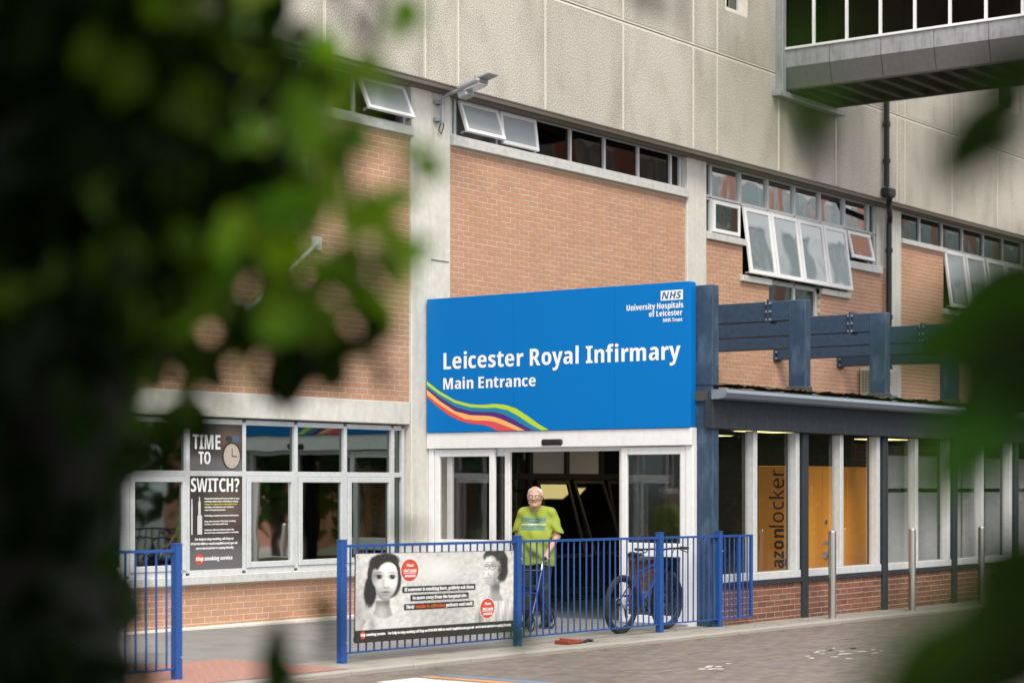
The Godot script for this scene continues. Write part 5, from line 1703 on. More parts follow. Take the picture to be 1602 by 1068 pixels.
# ---------------------------------------------------------------- people
class Flesh:
	# smooth union of tapered capsules on a grid, meshed as surface nets
	var lo: Vector3
	var cell: float
	var nx: int
	var ny: int
	var nz: int
	var f := PackedFloat32Array()
	var bump: Callable

	func _init(a: Vector3, b: Vector3, c: float) -> void:
		lo = a
		cell = c
		nx = int((b.x - a.x) / c) + 1
		ny = int((b.y - a.y) / c) + 1
		nz = int((b.z - a.z) / c) + 1
		f.resize(nx * ny * nz)
		f.fill(1.0)

	func bone(a: Vector3, b: Vector3, ra: float, rb: float, k := 0.03, squash := Vector3.ONE, carve := false) -> void:
		# squash scales space about a, to make flat or deep shapes
		var m := maxf(ra, rb) + k + cell * 2.0
		var ext := Vector3(m / squash.x, m / squash.y, m / squash.z)
		var mn := a.min(b) - ext - lo
		var mx := a.max(b) + ext - lo
		var d := (b - a) * squash
		var dd := maxf(d.length_squared(), 1e-9)
		var shrink := 1.0 / maxf(squash.x, maxf(squash.y, squash.z))
		for z in range(maxi(0, int(mn.z / cell)), mini(nz, int(mx.z / cell) + 2)):
			for y in range(maxi(0, int(mn.y / cell)), mini(ny, int(mx.y / cell) + 2)):
				var at := (z * ny + y) * nx
				for x in range(maxi(0, int(mn.x / cell)), mini(nx, int(mx.x / cell) + 2)):
					var p := (lo + Vector3(x, y, z) * cell - a) * squash
					var t := clampf(p.dot(d) / dd, 0.0, 1.0)
					var s := ((p - d * t).length() - ra - (rb - ra) * t) * (shrink if shrink < 1.0 else 1.0)
					var o := f[at + x]
					if carve:
						var h := clampf(0.5 - 0.5 * (s + o) / k, 0.0, 1.0)
						f[at + x] = lerpf(o, -s, h) + k * h * (1.0 - h)
					else:
						if o > 0.9:
							f[at + x] = s
						else:
							var h := clampf(0.5 + 0.5 * (o - s) / k, 0.0, 1.0)
							f[at + x] = lerpf(o, s, h) - k * h * (1.0 - h)

	func wrinkle(fn: Callable) -> void:
		for z in nz:
			for y in ny:
				for x in nx:
					var i := (z * ny + y) * nx + x
					if absf(f[i]) < cell * 3.0:
						f[i] += fn.call(lo + Vector3(x, y, z) * cell)

	func clip(fn: Callable) -> void:
		# keeps only where fn is negative
		for z in nz:
			for y in ny:
				for x in nx:
					var i := (z * ny + y) * nx + x
					if f[i] < cell * 3.0:
						f[i] = maxf(f[i], fn.call(lo + Vector3(x, y, z) * cell))

	func mesh_into(b: B, paint: Callable) -> void:
		var idx := PackedInt32Array()
		idx.resize(nx * ny * nz)
		idx.fill(-1)
		var sy := nx
		var sz := nx * ny
		var start := b.v.size()
		b.tinted = true
		for z in nz - 1:
			for y in ny - 1:
				for x in nx - 1:
					var i := z * sz + y * sy + x
					var v0 := f[i]
					if absf(v0) > cell * 4.0:
						continue
					var c := [v0, f[i + 1], f[i + sy], f[i + sy + 1], f[i + sz], f[i + sz + 1], f[i + sz + sy], f[i + sz + sy + 1]]
					var neg := 0
					for w in c:
						if w < 0.0:
							neg += 1
					if neg == 0 or neg == 8:
						continue
					var sum := Vector3.ZERO
					var n := 0
					for e in [[0, 1], [2, 3], [4, 5], [6, 7], [0, 2], [1, 3], [4, 6], [5, 7], [0, 4], [1, 5], [2, 6], [3, 7]]:
						var p: float = c[e[0]]
						var q: float = c[e[1]]
						if (p < 0.0) != (q < 0.0):
							var t := p / (p - q)
							var pa := Vector3(e[0] & 1, (e[0] >> 1) & 1, e[0] >> 2)
							var pb := Vector3(e[1] & 1, (e[1] >> 1) & 1, e[1] >> 2)
							sum += pa.lerp(pb, t)
							n += 1
					var pos := lo + (Vector3(x, y, z) + sum / n) * cell
					idx[i] = b.v.size()
					b.v.append(pos)
					b.n.append(Vector3(c[1] + c[3] + c[5] + c[7] - c[0] - c[2] - c[4] - c[6], c[2] + c[3] + c[6] + c[7] - c[0] - c[1] - c[4] - c[5], c[4] + c[5] + c[6] + c[7] - c[0] - c[1] - c[2] - c[3]).normalized())
					b.uv.append(Vector2(pos.x, pos.y))
					b.c.append(paint.call(pos))
		for z in range(1, nz - 1):
			for y in range(1, ny - 1):
				for x in range(1, nx - 1):
					var i := z * sz + y * sy + x
					if idx[i] < 0:
						continue
					var a := f[i]
					for ax in 3:
						var st: int = [1, sy, sz][ax]
						if (a < 0.0) == (f[i + st] < 0.0):
							continue
						var u: int = [sy, sz, 1][ax]
						var w: int = [sz, 1, sy][ax]
						var q := [idx[i], idx[i - u], idx[i - u - w], idx[i - w]]
						if q.min() < 0:
							continue
						if a < 0.0:
							b.i.append_array(PackedInt32Array([q[0], q[2], q[1], q[0], q[3], q[2]]))
						else:
							b.i.append_array(PackedInt32Array([q[0], q[1], q[2], q[0], q[2], q[3]]))

func hand_bones(fl: Flesh, wrist: Vector3, grip: Vector3, side: float) -> void:
	# a palm over the bar, four fingers curled round it, the thumb beneath
	var d := (grip - wrist).normalized()
	var palm := grip + Vector3(0, 0.022, -0.01)
	fl.bone(wrist, palm, 0.026, 0.03, 0.015)
	for k in 4:
		var off := Vector3(0, 0, 0.03 - 0.02 * k)
		var kn := palm + off + Vector3(0.02 * side, 0.004, 0.0)
		var mid := kn + Vector3(0.024 * side, -0.03 + 0.002 * k, 0.004)
		var tip := mid + Vector3(-0.022 * side, -0.026 + 0.003 * absf(k - 1.0), 0.0)
		fl.bone(palm + off * 0.8, kn, 0.012, 0.0105, 0.008)
		fl.bone(kn, mid, 0.0105, 0.009, 0.005)
		fl.bone(mid, tip, 0.009, 0.0075, 0.004)
	var th := palm + Vector3(-0.022 * side, -0.004, 0.012)
	fl.bone(palm, th, 0.016, 0.012, 0.01)
	fl.bone(th, th + Vector3(-0.002 * side, -0.028, 0.02), 0.011, 0.0085, 0.005)

const HEAD := 1.09

func person(called: String, label: String, at: Vector3, turn: float, look: Dictionary) -> void:
	var t := thing(called, label, "person", at)
	t.rotation.y = turn
	var skin: Color = look.skin
	var sh := {1.0: [Vector3(0.19, 1.405, -0.02), Vector3(0.262, 1.12, -0.02), Vector3(0.235, 0.925, 0.2)], -1.0: [Vector3(-0.19, 1.405, -0.02), Vector3(-0.268, 1.13, -0.04), Vector3(-0.235, 0.925, 0.2)]}
	# one continuous body: trunk, neck, arms and legs; hands and head on finer grids of their own
	var fl := Flesh.new(Vector3(-0.4, -0.02, -0.26), Vector3(0.4, 1.58, 0.36), 0.013)
	for s in [-1.0, 1.0]:
		fl.bone(Vector3(0.08 * s, 0.98, -0.01), Vector3(0.1 * s, 1.33, -0.02), 0.11, 0.105, 0.05)
		fl.bone(sh[s][0], sh[s][1], 0.05, 0.043, 0.03)
		fl.bone(sh[s][1], sh[s][2], 0.042, 0.029, 0.02)
		fl.bone(Vector3(0.1 * s, 0.92, 0), Vector3(0.11 * s, 0.5, 0.02), 0.085, 0.058, 0.03)
		fl.bone(Vector3(0.11 * s, 0.5, 0.02), Vector3(0.115 * s, 0.1, -0.02), 0.055, 0.038, 0.02)
	fl.bone(Vector3(0, 1.38, -0.02), Vector3(0, 1.52, 0.015), 0.065, 0.058, 0.03)
	var b := B.new()
	fl.mesh_into(b, func(_p): return skin)
	for s in [-1.0, 1.0]:
		var g := Vector3(0.24 * s, 0.862, 0.27)
		var hf := Flesh.new(g - Vector3(0.08, 0.09, 0.13), g + Vector3(0.08, 0.1, 0.09), 0.004)
		hand_bones(hf, sh[s][2], g, s)
		hf.mesh_into(b, func(_p): return skin)
	# the head
	var hc := Vector3(0, 1.605, 0.05)
	var yaw := Basis(Vector3.UP, look.head)
	var hb := B.new()
	var hd := Flesh.new(Vector3(-0.11, -0.15, -0.13), Vector3(0.11, 0.14, 0.15), 0.0048)
	hd.bone(Vector3(0, 0.035, -0.02), Vector3(0, 0.03, 0.015), 0.085, 0.08, 0.03, Vector3(1.06, 0.98, 1.0))
	hd.bone(Vector3(0, -0.04, 0.03), Vector3(0, -0.085, 0.055), 0.062, 0.04, 0.03)
	for s in [-1.0, 1.0]:
		hd.bone(Vector3(0.052 * s, -0.06, 0.01), Vector3(0.025 * s, -0.09, 0.055), 0.024, 0.02, 0.02)
		hd.bone(Vector3(0.042 * s, -0.012, 0.07), Vector3(0.05 * s, -0.02, 0.05), 0.018, 0.018, 0.015)   # cheekbone
		hd.bone(Vector3(0.014 * s, 0.028, 0.089), Vector3(0.045 * s, 0.028, 0.075), 0.01, 0.008, 0.012)   # brow
		hd.bone(Vector3(0.03 * s, 0.008, 0.094), Vector3(0.034 * s, 0.008, 0.092), 0.011, 0.011, 0.008, Vector3.ONE, true)   # eye socket
		hd.bone(Vector3(0.031 * s, 0.008, 0.076), Vector3(0.031 * s, 0.008, 0.0765), 0.0115, 0.0115, 0.003)   # eyeball
		hd.bone(Vector3(0.084 * s, 0.022, -0.012), Vector3(0.078 * s, -0.03, -0.004), 0.013, 0.009, 0.006, Vector3(1.5, 1, 0.8))   # ear
		hd.bone(Vector3(0.012 * s, -0.026, 0.098), Vector3(0.013 * s, -0.027, 0.096), 0.009, 0.009, 0.006)   # nostril wing
		hd.bone(Vector3(0.022 * s, -0.035, 0.088), Vector3(0.032 * s, -0.06, 0.076), 0.004, 0.004, 0.008, Vector3.ONE, true)   # fold beside the mouth
	hd.bone(Vector3(0, 0.018, 0.094), Vector3(0, -0.022, 0.108), 0.009, 0.013, 0.01)   # nose
	hd.bone(Vector3(-0.018, -0.052, 0.087), Vector3(0.018, -0.052, 0.087), 0.006, 0.006, 0.005)   # lips
	hd.bone(Vector3(-0.015, -0.063, 0.085), Vector3(0.015, -0.063, 0.085), 0.007, 0.007, 0.005)
	hd.bone(Vector3(-0.02, -0.0575, 0.096), Vector3(0.02, -0.0575, 0.096), 0.003, 0.003, 0.004, Vector3.ONE, true)
	hd.bone(Vector3(0, -0.09, 0.07), Vector3(0, -0.092, 0.072), 0.02, 0.02, 0.015)   # chin
	hd.bone(Vector3(0, -0.06, -0.02), Vector3(0, -0.14, -0.035), 0.055, 0.055, 0.03)   # neck
	var face := func(p: Vector3) -> Color:
		var c := skin
		if absf(p.x) < 0.03 and absf(p.y + 0.0575) < 0.011 and p.z > 0.075:
			c = skin * Color(0.8, 0.55, 0.5)
		for s in [-1.0, 1.0]:
			var e := p - Vector3(0.031 * s, 0.008, 0.0875)
			if e.length() < 0.0085:
				c = Color(0.7, 0.68, 0.64) if Vector2(e.x, e.y).length() > 0.0042 else Color(0.06, 0.05, 0.045)
			if absf(p.y - 0.036) < 0.005 and absf(absf(p.x) - 0.03) < 0.02 and p.z > 0.06:
				c = skin.lerp(look.hair, 0.6)
		return c
	hd.mesh_into(hb, face)
	for k in hb.v.size():
		b.v.append(hc + yaw * hb.v[k] * HEAD)
		b.n.append(yaw * hb.n[k])
		b.uv.append(hb.uv[k])
		b.c.append(hb.c[k])
	var from := b.v.size() - hb.v.size()
	for k in hb.i:
		b.i.append(from + k)
	put(t, "body", b, M.skin)
	# thin short hair round the sides and back, sparse on top
	var hair := Flesh.new(Vector3(-0.12, -0.08, -0.14), Vector3(0.12, 0.15, 0.1), 0.006)
	hair.bone(Vector3(0, 0.035, -0.024), Vector3(0, 0.03, 0.012), 0.0905, 0.0845, 0.03, Vector3(1.05, 0.98, 1.0))
	hair.clip(func(p: Vector3) -> float: return maxf(0.012 - p.y + (0.12 - p.y) * 0.0 - (0.05 if p.z < -0.02 else 0.0), p.z - look.hairline - 0.6 * (p.y - 0.05)) if p.y < 0.1 or look.full else 1.0)
	var hm := B.new()
	hair.mesh_into(hm, func(_p): return look.hair)
	if hm.v.size():
		for k in hm.v.size():
			hm.v[k] = hc + yaw * hm.v[k] * HEAD
			hm.n[k] = yaw * hm.n[k]
		put(t, "hair", hm, M.skin)
	if look.glasses:
		var gl := B.new()
		for s in [-1.0, 1.0]:
			gl.torus(hc + yaw * HEAD * Vector3(0.032 * s, 0.004, 0.104), yaw * Vector3(0.15 * s, 0, 1), 0.021, 0.0018, 20, 5)
			gl.rod(hc + yaw * HEAD * Vector3(0.053 * s, 0.008, 0.1), hc + yaw * HEAD * Vector3(0.083 * s, 0.016, -0.01), 0.0016, 5)
		gl.rod(hc + yaw * HEAD * Vector3(-0.011, 0.008, 0.106), hc + yaw * HEAD * Vector3(0.011, 0.008, 0.106), 0.0016, 5)
		put(t, "spectacles", gl, M.eye_glass_rim)
	# shirt: loose trunk and short sleeves
	var sf := Flesh.new(Vector3(-0.42, 0.72, -0.28), Vector3(0.42, 1.55, 0.3), 0.0105)
	for s in [-1.0, 1.0]:
		sf.bone(Vector3(0.105 * s, 0.82, 0.0), Vector3(0.1 * s, 1.12, 0.0), 0.135, 0.135, 0.06)
		sf.bone(Vector3(0.1 * s, 1.12, 0.0), Vector3(0.1 * s, 1.36, -0.02), 0.135, 0.112, 0.06)
		sf.bone(Vector3(0.06 * s, 1.45, -0.01), Vector3(0.185 * s, 1.405, -0.02), 0.055, 0.068, 0.05)
		sf.bone(Vector3(0.185 * s, 1.405, -0.02), Vector3(0.265 * s, 1.17, -0.02), 0.07, 0.078, 0.03)
	sf.bone(Vector3(0, 1.0, 0.06), Vector3(0, 1.12, 0.05), 0.13, 0.12, 0.06)
	var trim := func(p: Vector3) -> float:
		var hem := 0.775 + 0.008 * sin(p.x * 21.0) - p.y
		var nk := 0.062 - Vector3(p.x, (p.y - 1.5) * 0.9, p.z - 0.045).length()
		var cuff := -1.0
		if absf(p.x) > 0.2 and p.y < 1.3:
			cuff = 1.185 - 0.28 * (absf(p.x) - 0.26) - p.y if absf(p.x) > 0.215 and p.y < 1.2 and p.y > 1.0 and absf(p.x) > 0.235 - (1.2 - p.y) * 0.15 else -1.0
		return maxf(hem, maxf(nk, cuff))
	sf.clip(trim)
	sf.wrinkle(func(p: Vector3) -> float: return 0.007 * sin(p.x * 26.0 + p.y * 9.0 + 1.5 * sin(p.y * 14.0)) * smoothstep(1.35, 0.95, p.y) + 0.004 * sin((p.y + absf(p.x) * 0.9) * 46.0) * smoothstep(0.14, 0.24, absf(p.x)) + 0.004 * sin(p.y * 33.0 + p.x * 17.0 + p.z * 20.0 + 2.0 * sin(p.x * 9.0)))
	var sb := B.new()
	var cols: Array = look.shirt
	sf.mesh_into(sb, func(p: Vector3) -> Color:
		var c: Color = cols[0]
		if cols.size() > 1 and absf(p.x) < 0.175 and p.z > -0.02:
			var edge := smoothstep(0.175, 0.15, absf(p.x))
			var v := p.y - 0.10 * absf(p.x) * 0.0
			var hatch := 0.5 + 0.5 * sin(p.x * 420.0 + p.y * 310.0)
			if v > 1.2 and v < 1.4:
				c = c.lerp(cols[1], edge * (0.25 + 0.3 * hatch) * smoothstep(1.42, 1.3, v))
			var dip := 0.03 * smoothstep(0.13, 0.0, absf(p.x))
			for q in [[1.345 - dip * 0.4, 0.006, 0.95], [1.325 - dip, 0.007, 0.9], [1.253, 0.004, 0.5], [1.238, 0.005, 0.55], [1.222, 0.004, 0.5], [1.208, 0.005, 0.55]]:
				if absf(v - q[0]) < q[1] + 0.002:
					c = c.lerp(cols[2], edge * q[2])
			if absf(v - 1.27) < 0.006:
				c = c.lerp(Color(0.75, 0.8, 0.6), edge * 0.8)
		return c)
	put(t, "shirt", sb, M.shirt)
	# trousers and shoes
	var tf := Flesh.new(Vector3(-0.26, 0.02, -0.2), Vector3(0.26, 1.02, 0.2), 0.012)
	for s in [-1.0, 1.0]:
		tf.bone(Vector3(0.085 * s, 0.93, 0.0), Vector3(0.105 * s, 0.8, 0.0), 0.115, 0.1, 0.04)
		tf.bone(Vector3(0.105 * s, 0.85, 0.0), Vector3(0.115 * s, 0.48, 0.03), 0.1, 0.078, 0.03)
		tf.bone(Vector3(0.115 * s, 0.48, 0.03), Vector3(0.12 * s, 0.09, -0.015), 0.077, 0.066, 0.02)
	tf.wrinkle(func(p: Vector3) -> float: return 0.005 * sin(p.y * 40.0 + p.x * 22.0 + p.z * 15.0) * smoothstep(0.6, 0.1, p.y) + 0.003 * sin(p.y * 24.0 - p.x * 30.0))
	var tb := B.new()
	tf.mesh_into(tb, func(p: Vector3) -> Color: return look.trousers * (0.85 + 0.15 * sin(p.y * 7.0)))
	put(t, "trousers", tb, M.jeans)
	for s in [-1.0, 1.0]:
		var o := Vector3(0.12 * s, 0, 0)
		var ff := Flesh.new(o + Vector3(-0.07, -0.01, -0.12), o + Vector3(0.07, 0.14, 0.22), 0.009)
		ff.bone(o + Vector3(0, 0.045, -0.05), o + Vector3(0.01 * s, 0.04, 0.05), 0.043, 0.045, 0.03)
		ff.bone(o + Vector3(0.01 * s, 0.04, 0.05), o + Vector3(0.012 * s, 0.03, 0.14), 0.044, 0.034, 0.03)
		ff.bone(o + Vector3(0, 0.08, -0.03), o + Vector3(0, 0.06, 0.02), 0.045, 0.04, 0.02)
		ff.clip(func(p: Vector3) -> float: return 0.003 - p.y)
		var fb := B.new()
		ff.mesh_into(fb, func(p: Vector3) -> Color: return Color(0.02, 0.02, 0.022) if p.y > 0.02 else Color(0.25, 0.25, 0.24))
		put(t, "shoe", fb, M.shoes)

func people() -> void:
	person("person", "elderly person with white hair and glasses in a lime green shirt, pushing a rollator", Vector3(MAN.x, ground_y(MAN.x, MAN.z), MAN.z), MAN_TURN, {"skin": Color(0.46, 0.27, 0.195), "hair": Color(0.62, 0.6, 0.57), "hairline": 0.035, "full": false, "glasses": true, "head": 0.3, "shirt": [Color(0.25, 0.315, 0.028), Color(0.06, 0.2, 0.2), Color(0.02, 0.12, 0.2)], "trousers": Color(0.018, 0.028, 0.055)})


# ---------------------------------------------------------------- foreground foliage
var leaf_mesh: ArrayMesh

func make_leaf(narrow := 1.0) -> ArrayMesh:
	# a pointed leaf, 1 long, folded a little along its midrib and curling down at the tip
	var b := B.new()
	var prof := [[0.0, 0.0], [0.1, 0.22], [0.28, 0.36], [0.5, 0.38], [0.72, 0.27], [0.9, 0.1], [1.0, 0.0]]
	for k in prof.size() - 1:
		for s in [-1.0, 1.0]:
			var q := []
			for e in [[k, 0.0], [k + 1, 0.0], [k + 1, 1.0], [k, 1.0]]:
				var y: float = prof[e[0]][0]
				var w: float = prof[e[0]][1] * e[1] * narrow
				q.append(Vector3(w * s, y, 0.18 * w - 0.12 * y * y))
			if q[0].distance_to(q[3]) < 1e-5:
				b.face([q[0], q[1], q[2]], Vector3(0, 0, 1))
			elif q[1].distance_to(q[2]) < 1e-5:
				b.face([q[0], q[1], q[3]], Vector3(0, 0, 1))
			else:
				b.face(q, Vector3(0, 0, 1))
	return b.mesh()

func leaf_at(p: Vector3, size: float, r: RandomNumberGenerator, droop := 0.6) -> Transform3D:
	var m := Basis.from_euler(Vector3(r.randf_range(-0.9, 0.9), r.randf_range(0, TAU), r.randf_range(-0.7, 0.7)))
	if r.randf() < droop:
		m = m * Basis(Vector3.RIGHT, PI * r.randf_range(0.6, 1.1))
	return Transform3D(m.scaled(Vector3.ONE * size), p)

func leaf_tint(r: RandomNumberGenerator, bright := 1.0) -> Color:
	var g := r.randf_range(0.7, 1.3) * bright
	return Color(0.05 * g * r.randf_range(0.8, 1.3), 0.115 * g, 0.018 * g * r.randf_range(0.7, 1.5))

func in_view(p: Vector3, margin := 0.0) -> bool:
	# whether a spot would stand between the photographer and the view of the entrance
	var q := p - Vector3(0, EYE, DIST)
	var fw := q.x * UF - q.z * UR
	if fw < 0.25:
		return q.length() < 0.45
	var a := (q.x * UR + q.z * UF) / fw
	var e := q.y / fw
	return a > -0.26 - margin / fw and a < 0.26 + margin / fw and e > -0.1 - margin / fw and e < 0.245 + margin / fw

func limb(b: B, a: Vector3, c: Vector3, ra: float, rb: float, r: RandomNumberGenerator, bend := 0.12) -> void:
	var path := []
	var rad := []
	for k in 6:
		var u := k / 5.0
		path.append(a.lerp(c, u) + Vector3(r.randf_range(-1, 1), r.randf_range(-1, 1), r.randf_range(-1, 1)) * bend * a.distance_to(c) * 0.4 * sin(PI * u))
		rad.append(lerpf(ra, rb, u))
	b.tube(path, rad, 9)

func trees() -> void:
	leaf_mesh = make_leaf()
	var r := RandomNumberGenerator.new()
	r.seed = 41
	var t := thing("street_tree", "ivy clad tree close to the viewer, light and shade tinted into its leaves, hanging across the brick wall", "tree", camw(-0.66, -EYE, 3.0))
	var tk := B.new()
	var base := camw(-0.66, -1.75, 3.0)
	var path := []
	var rad := []
	for k in 12:
		var u := k / 11.0
		path.append(base + Vector3(0.05 * sin(k * 1.3), 4.6 * u, 0.05 * cos(k * 0.9)))
		rad.append((0.17 - 0.07 * u) * (1.0 + 0.08 * sin(k * 2.3)))
	tk.tube(path, rad, 14)
	var ofs := -t.position
	var q := put(t, "trunk", tk, M.bark)
	q.position = ofs
	var lb := B.new()
	for k in 16:
		var u := r.randf_range(0.45, 1.0)
		var a := base + Vector3(0, 4.6 * u, 0)
		var c := a + Vector3(r.randf_range(-1.9, 1.9), r.randf_range(0.3, 1.3), r.randf_range(-1.9, 1.9))
		if in_view(c, 0.1) or in_view(a.lerp(c, 0.5), 0.1) or in_view(a.lerp(c, 0.75), 0.1):
			continue
		limb(lb, a, c, 0.035, 0.01, r)
	# the drooping shoots in front of the building
	for e in [[-0.3, 0.95, 2.7, -0.13, 0.35, 2.5], [-0.3, 0.95, 2.7, -0.2, 0.2, 2.4], [-0.42, 0.9, 2.9, -0.3, 0.1, 2.6], [-0.42, 0.9, 2.9, -0.27, 0.33, 2.45], [-0.3, 0.95, 2.7, -0.17, 0.55, 2.6]]:
		limb(lb, camw(e[0], e[1], e[2]), camw(e[3], e[4], e[5]), 0.011, 0.003, r, 0.25)
	q = put(t, "limbs", lb, M.bark)
	q.position = ofs
	q.set_meta("kind", "stuff")
	var places := []
	var tints := []
	# ivy and leaves round the trunk, shade put into their dark tint
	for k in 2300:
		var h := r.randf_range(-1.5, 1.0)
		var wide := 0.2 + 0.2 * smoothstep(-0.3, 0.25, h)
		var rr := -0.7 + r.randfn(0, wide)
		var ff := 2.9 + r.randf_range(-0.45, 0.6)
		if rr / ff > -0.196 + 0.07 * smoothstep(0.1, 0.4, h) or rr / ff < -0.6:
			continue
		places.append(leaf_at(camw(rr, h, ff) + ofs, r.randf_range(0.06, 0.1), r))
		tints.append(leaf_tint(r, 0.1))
	# leaf mass added towards the road, blocking light from the inside; shade tinted in
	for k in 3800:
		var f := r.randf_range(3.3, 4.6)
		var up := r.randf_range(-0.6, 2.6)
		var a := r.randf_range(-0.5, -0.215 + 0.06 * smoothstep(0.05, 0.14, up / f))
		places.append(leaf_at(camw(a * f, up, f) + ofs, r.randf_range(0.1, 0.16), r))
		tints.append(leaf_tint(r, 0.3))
	# the dense inner part of the lowest branches, shade tinted into the leaves
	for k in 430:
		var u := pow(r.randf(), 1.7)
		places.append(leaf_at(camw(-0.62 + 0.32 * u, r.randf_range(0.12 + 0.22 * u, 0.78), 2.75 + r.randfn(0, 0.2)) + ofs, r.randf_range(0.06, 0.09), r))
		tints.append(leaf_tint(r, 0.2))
	# shoots at the fringe, light put into their bright tint (right, up, forward, leaves, spread)
	var shoots := [
		[-0.279, 0.242, 2.38, 5, 0.030],
		[-0.226, 0.254, 2.38, 5, 0.030],
		[-0.369, 0.186, 2.38, 6, 0.035],
		[-0.339, 0.223, 2.38, 4, 0.030],
		[-0.193, 0.261, 2.38, 4, 0.030],
		[-0.159, 0.344, 2.38, 4, 0.030],
		[-0.400, 0.129, 2.38, 5, 0.030],
		[-0.257, 0.353, 2.42, 4, 0.030],
		[-0.284, 0.288, 2.42, 4, 0.030],
		[-0.383, 0.246, 2.42, 4, 0.030],
		[-0.414, 0.155, 2.42, 5, 0.030],
		[-0.215, 0.277, 2.42, 3, 0.025],
		[-0.345, 0.246, 2.42, 3, 0.020],
		[-0.238, 0.422, 2.42, 4, 0.030],
		[-0.196, 0.331, 2.42, 3, 0.030],
		[-0.175, 0.385, 2.45, 5, 0.028],
		[-0.210, 0.372, 2.55, 3, 0.030],
		[-0.340, 0.325, 2.50, 5, 0.030],
		[-0.282, 0.320, 2.37, 3, 0.025],
		[-0.329, 0.418, 2.53, 5, 0.030],
		[-0.292, 0.410, 2.56, 4, 0.025],
		[-0.252, 0.534, 2.41, 6, 0.035],
		[-0.206, 0.482, 2.32, 5, 0.030],
		[-0.286, 0.567, 2.43, 4, 0.040],
		[-0.224, 0.456, 2.39, 4, 0.030],
		[-0.187, 0.427, 2.40, 3, 0.030],
		[-0.231, 0.255, 2.51, 4, 0.025],
		[-0.197, 0.289, 2.39, 3, 0.030],
		[-0.399, 0.185, 2.52, 6, 0.030],
		[-0.353, 0.207, 2.32, 4, 0.030],
		[-0.383, 0.140, 2.58, 4, 0.030],
		[-0.464, 0.273, 2.29, 3, 0.020],
		[-0.581, 0.237, 2.33, 3, 0.015],
		[-0.390, 0.496, 2.30, 4, 0.020],
		[-0.475, 0.491, 2.34, 4, 0.020],
		[-0.364, 0.473, 2.35, 3, 0.015],
		[-0.172, 0.536, 2.30, 3, 0.030],
		[-0.276, 0.233, 2.53, 2, 0.020],
		[-0.165, 0.355, 2.60, 2, 0.020],
		[-0.412, 0.358, 2.45, 3, 0.020],
		[-0.453, 0.133, 2.45, 3, 0.030]]
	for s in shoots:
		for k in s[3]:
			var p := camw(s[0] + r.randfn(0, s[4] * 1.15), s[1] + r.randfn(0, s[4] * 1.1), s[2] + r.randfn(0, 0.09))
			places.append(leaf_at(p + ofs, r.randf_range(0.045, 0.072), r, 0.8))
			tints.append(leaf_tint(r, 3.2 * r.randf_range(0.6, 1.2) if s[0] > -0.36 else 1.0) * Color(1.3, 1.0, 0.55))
	# and darker shoots, the shade of the rest put into their tint
	shoots = [
		[-0.301, 0.187, 2.5, 6, 0.030],
		[-0.238, 0.168, 2.5, 6, 0.030],
		[-0.183, 0.215, 2.5, 4, 0.025],
		[-0.380, 0.348, 2.55, 8, 0.040],
		[-0.404, 0.292, 2.55, 6, 0.030],
		[-0.267, 0.195, 2.55, 5, 0.030],
		[-0.227, 0.211, 2.55, 4, 0.025],
		[-0.315, 0.372, 2.55, 5, 0.030],
		[-0.444, 0.187, 2.55, 6, 0.030],
		[-0.640, 0.580, 2.60, 14, 0.060],
		[-0.640, 0.400, 2.60, 14, 0.060],
		[-0.243, 0.167, 2.55, 7, 0.030],
		[-0.319, 0.197, 2.58, 4, 0.030],
		[-0.179, 0.210, 2.36, 5, 0.025],
		[-0.460, 0.116, 2.68, 3, 0.030],
		[-0.260, 0.429, 2.53, 4, 0.020],
		[-0.312, 0.241, 2.53, 4, 0.025],
		[-0.431, 0.238, 2.45, 5, 0.030],
		[-0.368, 0.586, 2.64, 14, 0.060],
		[-0.393, 0.401, 2.48, 16, 0.050],
		[-0.462, 0.488, 2.65, 16, 0.060],
		[-0.294, 0.465, 2.44, 5, 0.030],
		[-0.415, 0.310, 2.57, 5, 0.030],
		[-0.276, -0.214, 2.53, 6, 0.025],
		[-0.193, -0.186, 2.42, 2, 0.015],
		[-0.464, 0.002, 2.38, 6, 0.030],
		[-0.487, -0.108, 2.48, 6, 0.030],
		[-0.489, 0.077, 2.38, 8, 0.040],
		[-0.155, -0.031, 2.57, 1, 0.005],
		[-0.160, 0.252, 2.40, 2, 0.020],
		[-0.524, -0.230, 2.62, 8, 0.030]]
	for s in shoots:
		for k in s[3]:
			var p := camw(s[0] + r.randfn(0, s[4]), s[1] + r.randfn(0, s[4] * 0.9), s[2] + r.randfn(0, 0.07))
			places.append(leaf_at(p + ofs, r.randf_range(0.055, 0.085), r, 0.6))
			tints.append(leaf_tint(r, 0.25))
	# single leaves hanging lower
	for e in [[-0.088, -0.22, 2.5], [-0.024, -0.092, 2.45], [0.02, -0.2, 2.5]]:
		places.append(leaf_at(camw(e[0], e[1], e[2]) + ofs, 0.045, r, 0.3))
		tints.append(leaf_tint(r, 0.8))
	for e in [[-0.012, -0.066, 0.75, 0.02], [0.03, -0.064, 0.72, 0.02]]:
		places.append(leaf_at(camw(e[0], e[1], e[2]) + ofs, e[3], r, 0.3))
		tints.append(leaf_tint(r, 1.0))
	# unseen leaf mass overhead and behind, added to shade all this
	var n := 0
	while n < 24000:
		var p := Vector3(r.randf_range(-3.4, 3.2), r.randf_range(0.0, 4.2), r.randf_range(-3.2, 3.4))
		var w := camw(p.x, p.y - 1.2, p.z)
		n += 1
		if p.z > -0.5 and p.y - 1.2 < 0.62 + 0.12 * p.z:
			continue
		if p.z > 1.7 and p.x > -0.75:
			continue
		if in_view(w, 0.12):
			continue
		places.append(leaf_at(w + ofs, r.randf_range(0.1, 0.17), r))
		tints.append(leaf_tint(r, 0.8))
	many(t, "leaves", leaf_mesh, M.leaf, places, tints)
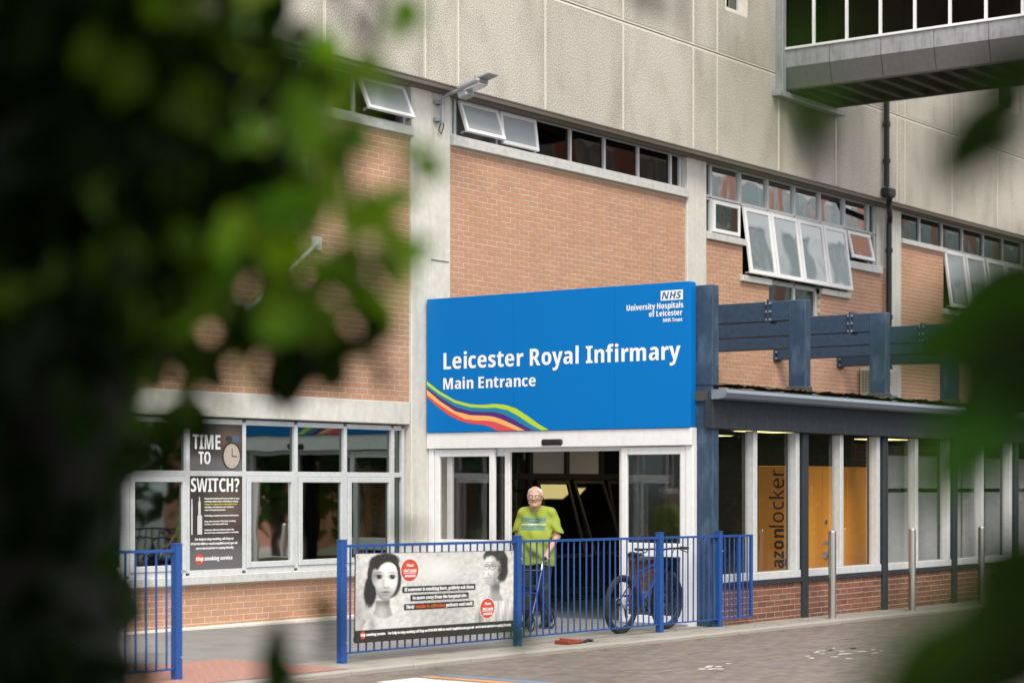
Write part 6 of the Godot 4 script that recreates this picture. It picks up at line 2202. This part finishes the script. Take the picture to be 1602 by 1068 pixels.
	# the other plant, on the near right
	var s2 := thing("shrub", "broad leaved shrub close to the viewer, light and shade tinted into its leaves, blurred over the lobby corner", "shrub", camw(0.75, -EYE, 1.5))
	ofs = -s2.position
	var sb := B.new()
	var root := camw(0.75, -1.75, 1.5)
	for e in [[0.62, 0.55, 1.45], [0.5, 0.1, 1.4], [0.45, -0.05, 1.35], [0.7, 0.9, 1.6], [0.42, -0.12, 1.3], [0.95, 0.5, 1.7]]:
		limb(sb, root, camw(e[0], e[1], e[2]), 0.02, 0.004, r, 0.15)
	for e in [[0.5, 0.1, 1.4, 0.31, 0.04, 1.3], [0.62, 0.45, 1.45, 0.33, 0.29, 1.35], [0.42, -0.12, 1.3, 0.25, -0.1, 1.2]]:
		limb(sb, camw(e[0], e[1], e[2]), camw(e[3], e[4], e[5]), 0.005, 0.002, r, 0.1)
	q = put(s2, "stem", sb, M.bark)
	q.position = ofs
	places = []
	tints = []
	# leaf by leaf where the shoots reach in: right, up, forward, length, heading in the picture plane, turn, tint carrying light and shade
	for e in [[0.365, 0.125, 1.3, 0.15, 117.0, 25.0, 1.0], [0.335, 0.075, 1.3, 0.125, 141.0, 15.0, 2.4], [0.365, 0.075, 1.3, 0.1, 112.0, 30.0, 0.6], [0.36, 0.105, 1.28, 0.11, 125.0, 35.0, 0.5], [0.35, 0.05, 1.3, 0.07, 105.0, 20.0, 0.7], [0.375, 0.15, 1.34, 0.1, 112.0, 40.0, 0.4], [0.35, 0.1, 1.32, 0.08, 115.0, 45.0, 0.4], [0.31, 0.062, 1.27, 0.085, 150.0, 25.0, 2.2],
		[0.325, -0.04, 1.15, 0.115, 124.0, 20.0, 0.6], [0.315, -0.07, 1.15, 0.12, 130.0, 25.0, 0.3], [0.29, -0.07, 1.15, 0.125, 128.0, 20.0, 0.7], [0.32, -0.03, 1.17, 0.075, 110.0, 20.0, 0.6], [0.31, -0.09, 1.12, 0.1, 115.0, 25.0, 0.3], [0.27, -0.09, 1.1, 0.08, 125.0, 30.0, 0.3], [0.25, -0.098, 1.1, 0.08, 128.0, 20.0, 0.6], [0.29, -0.105, 1.12, 0.09, 90.0, 20.0, 0.2], [0.24, -0.115, 1.1, 0.06, 95.0, 20.0, 0.3], [0.204, -0.05, 0.88, 0.075, 129.0, 15.0, 1.0],
		[0.352, 0.268, 1.35, 0.1, 131.0, 25.0, 0.6], [0.33, 0.245, 1.36, 0.075, 138.0, 10.0, 0.6], [0.345, 0.23, 1.34, 0.06, 120.0, 30.0, 0.5], [0.348, 0.25, 1.35, 0.075, 112.0, 30.0, 0.4], [0.37, 0.285, 1.36, 0.07, 105.0, 30.0, 0.4],
		[0.085, 0.135, 0.6, 0.035, 170.0, 30.0, 2.0], [0.1, 0.12, 0.55, 0.02, 150.0, 30.0, 2.0]]:
		var m := Basis(Vector3(UR, 0, UF), Vector3.UP, Vector3(-UF, 0, UR)) * Basis(Vector3(0, 0, 1), deg_to_rad(e[4])) * Basis(Vector3(0, 1, 0), deg_to_rad(e[5])) * Basis(Vector3(1, 0, 0), 0.3)
		places.append(Transform3D(m.scaled(Vector3.ONE * e[3]), camw(e[0], e[1], e[2]) + ofs))
		tints.append(leaf_tint(r, e[6]))
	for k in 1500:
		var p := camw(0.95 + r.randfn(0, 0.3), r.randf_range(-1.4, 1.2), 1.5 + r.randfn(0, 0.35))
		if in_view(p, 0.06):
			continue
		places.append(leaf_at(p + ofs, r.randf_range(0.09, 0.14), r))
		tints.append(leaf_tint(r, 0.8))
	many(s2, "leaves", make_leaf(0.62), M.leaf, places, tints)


func _ready() -> void:
	rng.seed = 2024
	stage()
	materials()
	var lit := flat("lit_panel", Color(0.8, 0.75, 0.6), 0.5)
	lit.emission_enabled = true
	lit.emission = Color(1.0, 0.93, 0.62)
	lit.emission_energy_multiplier = 0.95
	brick_mesh = B.new().box(Vector3(-0.5, -0.5, -0.5), Vector3(0.5, 0.5, 0.5)).mesh()
	ground()
	building()
	bridge()
	lobby()
	sign_board()
	opposite()
	trees()
	far_trees()
	fences()
	banner()
	window_poster()
	bollards()
	wall_lamp()
	wall_camera()
	air_conditioner()
	downpipe()
	locker()
	people()
	rollator()
	bicycle()
	dropped_lock()
